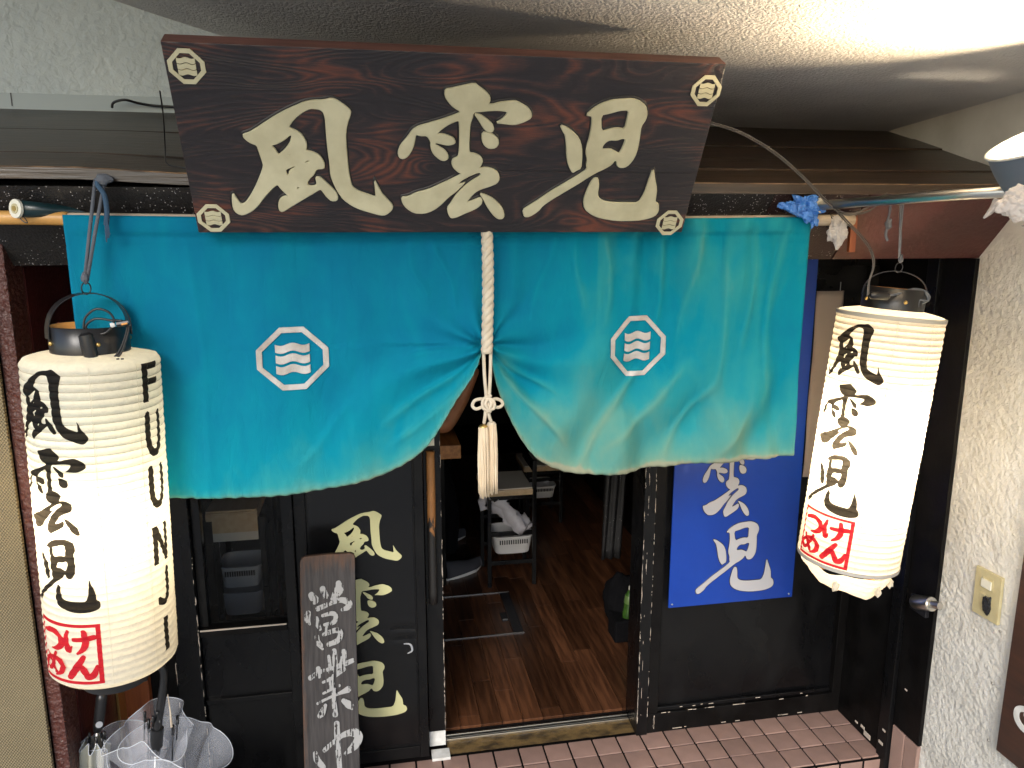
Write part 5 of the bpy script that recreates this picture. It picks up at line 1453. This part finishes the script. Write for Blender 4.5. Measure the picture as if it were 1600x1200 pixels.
WC('bracket', BX(1.868, 1.8835, 2.17, 2.25, .66, .715, .002), M['darkmetal'], lt_)
es = empty('edge_sign', (1.885, 1.5, .38), 'dark brown board with white character at the right edge, on stucco wall', 'sign')
WC('board', BX(1.872, 1.897, .9, 1.818, .400, 1.34, .003), mat('dark_brown_board', (.035, .018, .013), .5, var=(.06, .026, .016), vscale=5, vstretch=(8, 1, 8)), es)
c_ = onX(1597, 1118, 1.870)
st = [((0, .13), (.008, .09), (.022, .055)), ]
g1 = stroke([(.030, .060), (.040, .035), (.036, .005)], [.012, .014, .012])
g2 = stroke([(.10, .045), (.045, .030), (.010, .010), (.008, -.018), (.03, -.036), (.075, -.038), (.11, -.030)], [.008, .016, .018, .020, .020, .018, .012])
bm = bmesh.new()
for k, g_ in enumerate((g1, g2)):
    me = rot_up(fill_mesh([[(x, y) for x, y in g_]], .0008))
    for v in me.vertices:      # front faces -X, text runs towards the viewer (-Y)
        v.co = Vector((1.8708 - .0002 * k + v.co.y, c_.y + .026 - v.co.x, c_.z + v.co.z))
    bm.from_mesh(me); bpy.data.meshes.remove(me)
WC('lettering', bm, M['white'], es)
for (yy, zz) in ((1.850, .41), (1.862, .78), (1.864, .60)):
    b_ = bmesh.new(); bmesh.ops.create_uvsphere(b_, u_segments=8, v_segments=6, radius=.005)
    for v in b_.verts: v.co = Vector((v.co.x * .5 + 1.872, v.co.y + yy, v.co.z + zz))
    WC('screw', b_, M['metal'], es, smooth=True)

# ================================================================== INTERIOR
FZ = .030
def chair(name, x, y, w, dpt, zs, label, zback, group, seatm, topm, turned=0):
    c = empty(name, (x, y, FZ), label, 'stool', group, rot=(0, 0, turned))
    t = .022
    for sx in (0, 1):
        for sy in (0, 1):
            x0 = sx * (w - t); y0 = sy * (dpt - t); hz = zback if sx and not sy and zback else zs - .03
            obj('leg', BX(x0, x0 + t, y0, y0 + t, 0, hz - FZ, .002), M['black'], c)
    for z in (.13, .30, zs - .09):
        obj('rung', BX(t, w - t, .003, .017, z, z + .022, .001), M['black'], c)
        obj('rung', BX(t, w - t, dpt - .017, dpt - .003, z, z + .022, .001), M['black'], c)
    obj('seat', BX(-.02, w - t - .001, -.01, dpt, zs - FZ - .035, zs - FZ, .008), seatm, c)
    obj('cushion', BX(-.018, w - t - .004, -.008, dpt - .003, zs - FZ + .0005, zs - FZ + .008, .004), topm, c)
    return c
def basket(x, y, z, w, d, h, label, m, group=None, slots=True):
    bm = bmesh.new(); n = 40; rows_ = []
    for (s, zz, inn) in ((.86, 0, 0), (.90, h * .3, 0), (1.0, h, 0), (1.05, h, 0), (1.05, h + .006, 0), (.98, h + .006, 0), (.86, h * .3, 0), (.82, .006, 0)):
        row = []
        for k in range(n):
            a = 2 * math.pi * k / n; ca, sa = math.cos(a), math.sin(a)
            q = (abs(ca) ** 5 + abs(sa) ** 5) ** (-1 / 5)
            row.append(bm.verts.new((w / 2 * s * ca * q, d / 2 * s * sa * q, zz)))
        rows_.append(row)
    for a, b in zip(rows_, rows_[1:]):
        for k in range(n): bm.faces.new((a[k], a[(k + 1) % n], b[(k + 1) % n], b[k]))
    bm.faces.new(rows_[0][::-1]); bm.faces.new(rows_[-1])
    o = empty('basket', (x, y, z), label, 'basket', group)
    obj('tub', bm, m, o, smooth=True, auto=50)
    if slots:
        b2 = bmesh.new()
        for k in range(13):
            xx = -w * .33 + w * .66 * k / 12
            box(b2, xx - .003, xx + .003, -d / 2 * 1.0 - .002, -d / 2 * .97, h * .62, h * .86)
        obj('slots', b2, M['plastic_black'], o)
    return o
G1 = 'wooden stools with black frames inside the shop'
ch = chair('stool', .585, 3.93, .275, .30, .600, 'black framed stool with pale seat and tall back post, seen through the doorway', .756, G1, M['seat'], M['seatwhite'])
obj('back_rail', BX(.253, .275, .02, .30, .66, .70, .003), M['black'], ch)
basket(.735, 4.06, .21, .23, .22, .10, 'white plastic basket stuffed with folded papers under the doorway stool', M['white_basket'])
pp_ = empty('folded_papers', (.68, 4.0, .33), 'bundle of folded papers standing in the white basket', 'papers')
for k in range(7):
    b_ = bmesh.new(); n = 8; vs = []
    for i in range(n + 1):
        for j in range(2):
            f = i / n
            vs.append(b_.verts.new((-.13 + .24 * f + (j * .055), -.06 + .016 * k + .006 * math.sin(f * 5 + k), .22 - .22 * f + .012 * math.sin(f * 7 + k) + j * .045 - k * .004)))
    for i in range(n): b_.faces.new((vs[2 * i], vs[2 * i + 2], vs[2 * i + 3], vs[2 * i + 1]))
    for v in b_.verts: v.co = Matrix.Rotation(R(random.uniform(-14, 14)), 3, 'Y') @ Matrix.Rotation(R(random.uniform(-25, 25)), 3, 'Z') @ v.co
    o = obj('sheet', b_, M['paper_white'], pp_, smooth=True); s_ = o.modifiers.new('t', 'SOLIDIFY'); s_.thickness = .002
ch2 = chair('stool', .98, 4.80, .25, .30, .44, 'second black stool deeper in the shop, behind the doorway stool', .50, G1, M['seat'], M['seatwhite'])
basket(1.10, 4.93, .20, .19, .20, .08, 'small pale basket under the second stool deep inside', M['white_basket'])
# stools behind the window
ch3 = chair('stool', -.645, 3.0, .20, .26, .910, 'tan topped high stool behind the window on the left', 0, G1, M['seat'], M['seat'])
obj('side_apron', BX(.004, .175, -.012, -.002, .765, .872, .003), M['seat'], ch3)
obj('apron_lower', BX(.004, .175, -.0122, -.0022, .762, .80, .003), M['seatwhite'], ch3)
basket(-.553, 3.08, .585, .165, .16, .085, 'upper grey slotted basket behind the window glass', M['grey_plastic'])
basket(-.553, 3.08, .465, .165, .16, .095, 'lower grey basket behind the window glass', M['grey_plastic'], slots=False)
ch4 = chair('stool', -.43, 3.25, .12, .26, .93, 'narrow slice of a second tan stool at the right side of the window', 0, G1, M['seat'], M['seat'])
# black rack beside the baskets
# counter
ct = empty('counter', (.1, 4.2, .0), 'wooden counter end with thick brown top seen between the curtain halves', 'counter')
WC('top', BX(-.9, .445, 3.93, 4.5, .79, .865, .006), M['counter'], ct)
WC('front', BX(-.9, .36, 4.0, 4.45, .03, .789), M['black_matt'], ct)
# seated customer: one skinned body
pe = empty('person', (.25, 4.3, FZ), 'seated customer in black clothes resting a bare forearm on the wooden counter', 'person')
def skin_body(name, verts, edges, rad, m, root, sub=2):
    me = bpy.data.meshes.new(name); me.from_pydata(verts, edges, []); me.update()
    o = bpy.data.objects.new(name, me); COL.objects.link(o); me.materials.append(m)
    sk = o.modifiers.new('skin', 'SKIN'); sk.use_smooth_shade = True
    if not me.skin_vertices: me.skin_vertices.new()
    for i, r in enumerate(rad): me.skin_vertices[0].data[i].radius = (r, r)
    me.skin_vertices[0].data[0].use_root = True
    ss = o.modifiers.new('sub', 'SUBSURF'); ss.levels = sub; ss.render_levels = sub
    return world_child(o, root)
# torso leans to the counter, facing right; behind the door leaf from the camera
V = [(.02, 4.62, .62), (.05, 4.60, .85), (.10, 4.55, 1.10), (.14, 4.50, 1.20), (.18, 4.47, 1.28), (.20, 4.46, 1.40),
     (.08, 4.36, 1.14), (.20, 4.20, .98),
     (.16, 4.72, 1.14), (.33, 4.66, .98), (.44, 4.40, .93),
     (.10, 4.50, .60), (.36, 4.35, .60), (.42, 4.28, .35), (.40, 4.20, .12),
     (.06, 4.75, .60), (.40, 4.74, .62), (.42, 4.70, .35), (.38, 4.68, .12)]
E_ = [(0, 1), (1, 2), (2, 3), (3, 4), (4, 5), (2, 6), (6, 7), (2, 8), (8, 9), (9, 10), (0, 11), (11, 12), (12, 13), (13, 14), (0, 15), (15, 16), (16, 17), (17, 18)]
Rr_ = [.15, .135, .15, .10, .055, .05, .06, .05, .06, .048, .042, .09, .075, .058, .045, .09, .075, .058, .045]
skin_body('body', V, E_, Rr_, M['cloth_black'], pe)
# bare forearm and hand
V = [(.20, 4.20, .98), (.375, 4.06, .925), (.47, 4.05, 1.10), (.525, 4.04, 1.22), (.54, 4.03, 1.27)]
skin_body('forearm', V, [(0, 1), (1, 2), (2, 3), (3, 4)], [.045, .046, .044, .030, .034], M['skin'], pe)
for k, (dx, dy, l_) in enumerate(((-.03, 0, .075), (-.01, .012, .085), (.012, .016, .08), (.032, .012, .062))):
    b = Vector((.54 + dx * .6, 4.03 + dy, 1.275))
    V = [tuple(b), tuple(b + Vector((dx * .25 - .01, -.006, l_ * .4))), tuple(b + Vector((dx * .3 - .03, -.02, l_ * .75))), tuple(b + Vector((dx * .3 - .05, -.03, l_ * .85)))]
    skin_body('finger', V, [(0, 1), (1, 2), (2, 3)], [.0105, .0095, .0085, .007], M['skin'], pe, 1)
V = [(.525, 4.0, 1.235), (.49, 3.98, 1.265), (.465, 3.975, 1.30)]
skin_body('thumb', V, [(0, 1), (1, 2)], [.012, .0105, .008], M['skin'], pe, 1)
b_ = bmesh.new(); bmesh.ops.create_uvsphere(b_, u_segments=24, v_segments=16, radius=.1)
for v in b_.verts:
    c = v.co; q = Vector((c.x * .92 + (.012 if c.z < 0 and c.x > .05 else 0), c.y * .78, c.z * 1.15)); v.co = q + Vector((.225, 4.46, 1.52))
WC('head', b_, M['skin'], pe, smooth=True)
b_ = bmesh.new(); bmesh.ops.create_uvsphere(b_, u_segments=20, v_segments=14, radius=.108)
for v in b_.verts: v.co = Vector((v.co.x * .92, v.co.y * .85, v.co.z * 1.1)) + Vector((.205, 4.46, 1.548))
WC('hair', b_, M['cloth_black'], pe, smooth=True)
def shoe(cx_, cy_, ang):
    m_ = Matrix.Translation((cx_, cy_, FZ)) @ Matrix.Rotation(ang, 4, 'Z')
    bm = bmesh.new(); rows_ = []
    for i in range(15):
        f = i / 14; x_ = -.06 + .27 * f
        w_ = .040 + .010 * math.sin(f * 3.0) - .03 * max(0, f - .8) * 3; h_ = .10 - .055 * min(1, f * 1.5)
        rows_.append([bm.verts.new((x_, w_ * math.cos(a), .022 + h_ * max(0, math.sin(a)))) for a in [math.pi * k / 8 for k in range(9)]])
    for a, b in zip(rows_, rows_[1:]):
        for k in range(8): bm.faces.new((a[k], a[k + 1], b[k + 1], b[k]))
    bm.faces.new(rows_[0]); bm.faces.new(rows_[-1][::-1])
    bmesh.ops.transform(bm, matrix=m_, verts=bm.verts); WC('shoe_upper', bm, M['shoe'], pe, smooth=True)
    bm = bmesh.new(); L_ = []
    for i in range(24):
        a = 2 * math.pi * i / 24; L_.append((.075 + .142 * math.cos(a), (.044 + .008 * math.cos(a)) * math.sin(a)))
    me = fill_mesh([L_], .010)
    bm.from_mesh(me); bpy.data.meshes.remove(me)
    for v in bm.verts: v.co.z += .011 + max(0, v.co.x - .15) * .25
    bmesh.ops.transform(bm, matrix=m_, verts=bm.verts); WC('shoe_sole', bm, M['sole'], pe)
shoe(.40, 4.10, R(32)); shoe(.34, 4.62, R(12))
# stool under the customer
chair('stool', -.08, 4.50, .26, .26, .48, 'black stool under the seated customer', 0, G1, M['seat'], M['seatwhite'])
# floor hatch
hz = empty('floor_hatch', (.5, 3.65, .03), 'square floor hatch outlined by thin steel strips on the wooden floor', 'hatch')
WC('frame_strip', BX(-.4, .690, 3.420, 3.427, .0305, .0335), M['metal'], hz)
WC('frame_strip', BX(-.4, .690, 3.863, 3.870, .0305, .0335), M['metal'], hz)
WC('frame_strip', BX(.683, .690, 3.4275, 3.8625, .0305, .0325), M['darkmetal'], hz)
WC('side_trim', BX(.640, .6825, 3.4275, 3.8625, .0303, .0318), M['grey_plastic'] if False else M['darkmetal'], hz)
WC('ring_pull', BX(.600, .636, 3.55, 3.64, .0303, .0325, .001), M['darkmetal'], hz)
WC('pull_bar', BX(.606, .632, 3.560, 3.566, .0326, .035), M['metal'], hz)
# dark bag with bottle, hanging black cloth
bgc = crumple((1.19, 3.40, .16), .15, .62, .6, 1.0, 12, 4, .25, 2.0)
for v in bgc.verts: v.co.z = max(v.co.z, FZ + .001)
o = obj('black_bag', bgc, M['cloth_black'], smooth=True); tag(o, 'black bag slumped on the floor at the right inside the doorway', 'bag')
bt = empty('drink_bottle', (1.155, 3.29, .10), 'green tea bottle with white cap tucked in front of the black bag', 'bottle', rot=(0, R(6), 0))
obj('bottle', lathe(bmesh.new(), [(.001, 0), (.028, .002), (.030, .010), (.030, .13), (.029, .15), (.014, .180), (.0125, .186)], 24), M['green'], bt, smooth=True)
obj('label', lathe(bmesh.new(), [(.0305, .105), (.0308, .106), (.0308, .150), (.0295, .151)], 24), mat('light_green_label', (.10, .17, .05), .4), bt, smooth=True)
obj('cap', lathe(bmesh.new(), [(.0145, .184), (.0148, .186), (.0148, .204), (.001, .205)], 20), M['white_plastic'], bt, smooth=True)
bt.location = (1.170, 3.28, .125); bt.scale = (.82, .82, .88)
o = obj('black_crate', BX(1.10, 1.24, 3.30 - .06, 3.36, FZ, .145, .01), M['cloth_black']); tag(o, 'low black box under the green bottle at the right of the doorway', 'box')
bm = bmesh.new(); vs = []
for i in range(13):
    for j in range(20): vs.append(bm.verts.new((1.10 + .10 * i / 12 - .03 * (j / 19), 3.4 + .012 * math.sin(i * 1.3 + j * .2), 1.45 - 1.05 * j / 19)))
for i in range(12):
    for j in range(19): bm.faces.new((vs[i * 20 + j], vs[(i + 1) * 20 + j], vs[(i + 1) * 20 + j + 1], vs[i * 20 + j + 1]))
o = obj('black_apron', bm, speckle('black_printed_cloth', (.008, .008, .009), .06), smooth=True); tag(o, 'long black cloth hanging inside the doorway at the right', 'cloth')
s_ = o.modifiers.new('t', 'SOLIDIFY'); s_.thickness = .003
WC2 = obj('coat_hook', tube(bmesh.new(), [(1.15, 3.4, 1.46), (1.15, 3.4, 1.44), (1.62, 3.4, 1.44)], .008, 8), M['darkmetal']); tag(WC2, 'dark rail carrying the black cloth inside the doorway', 'rail')
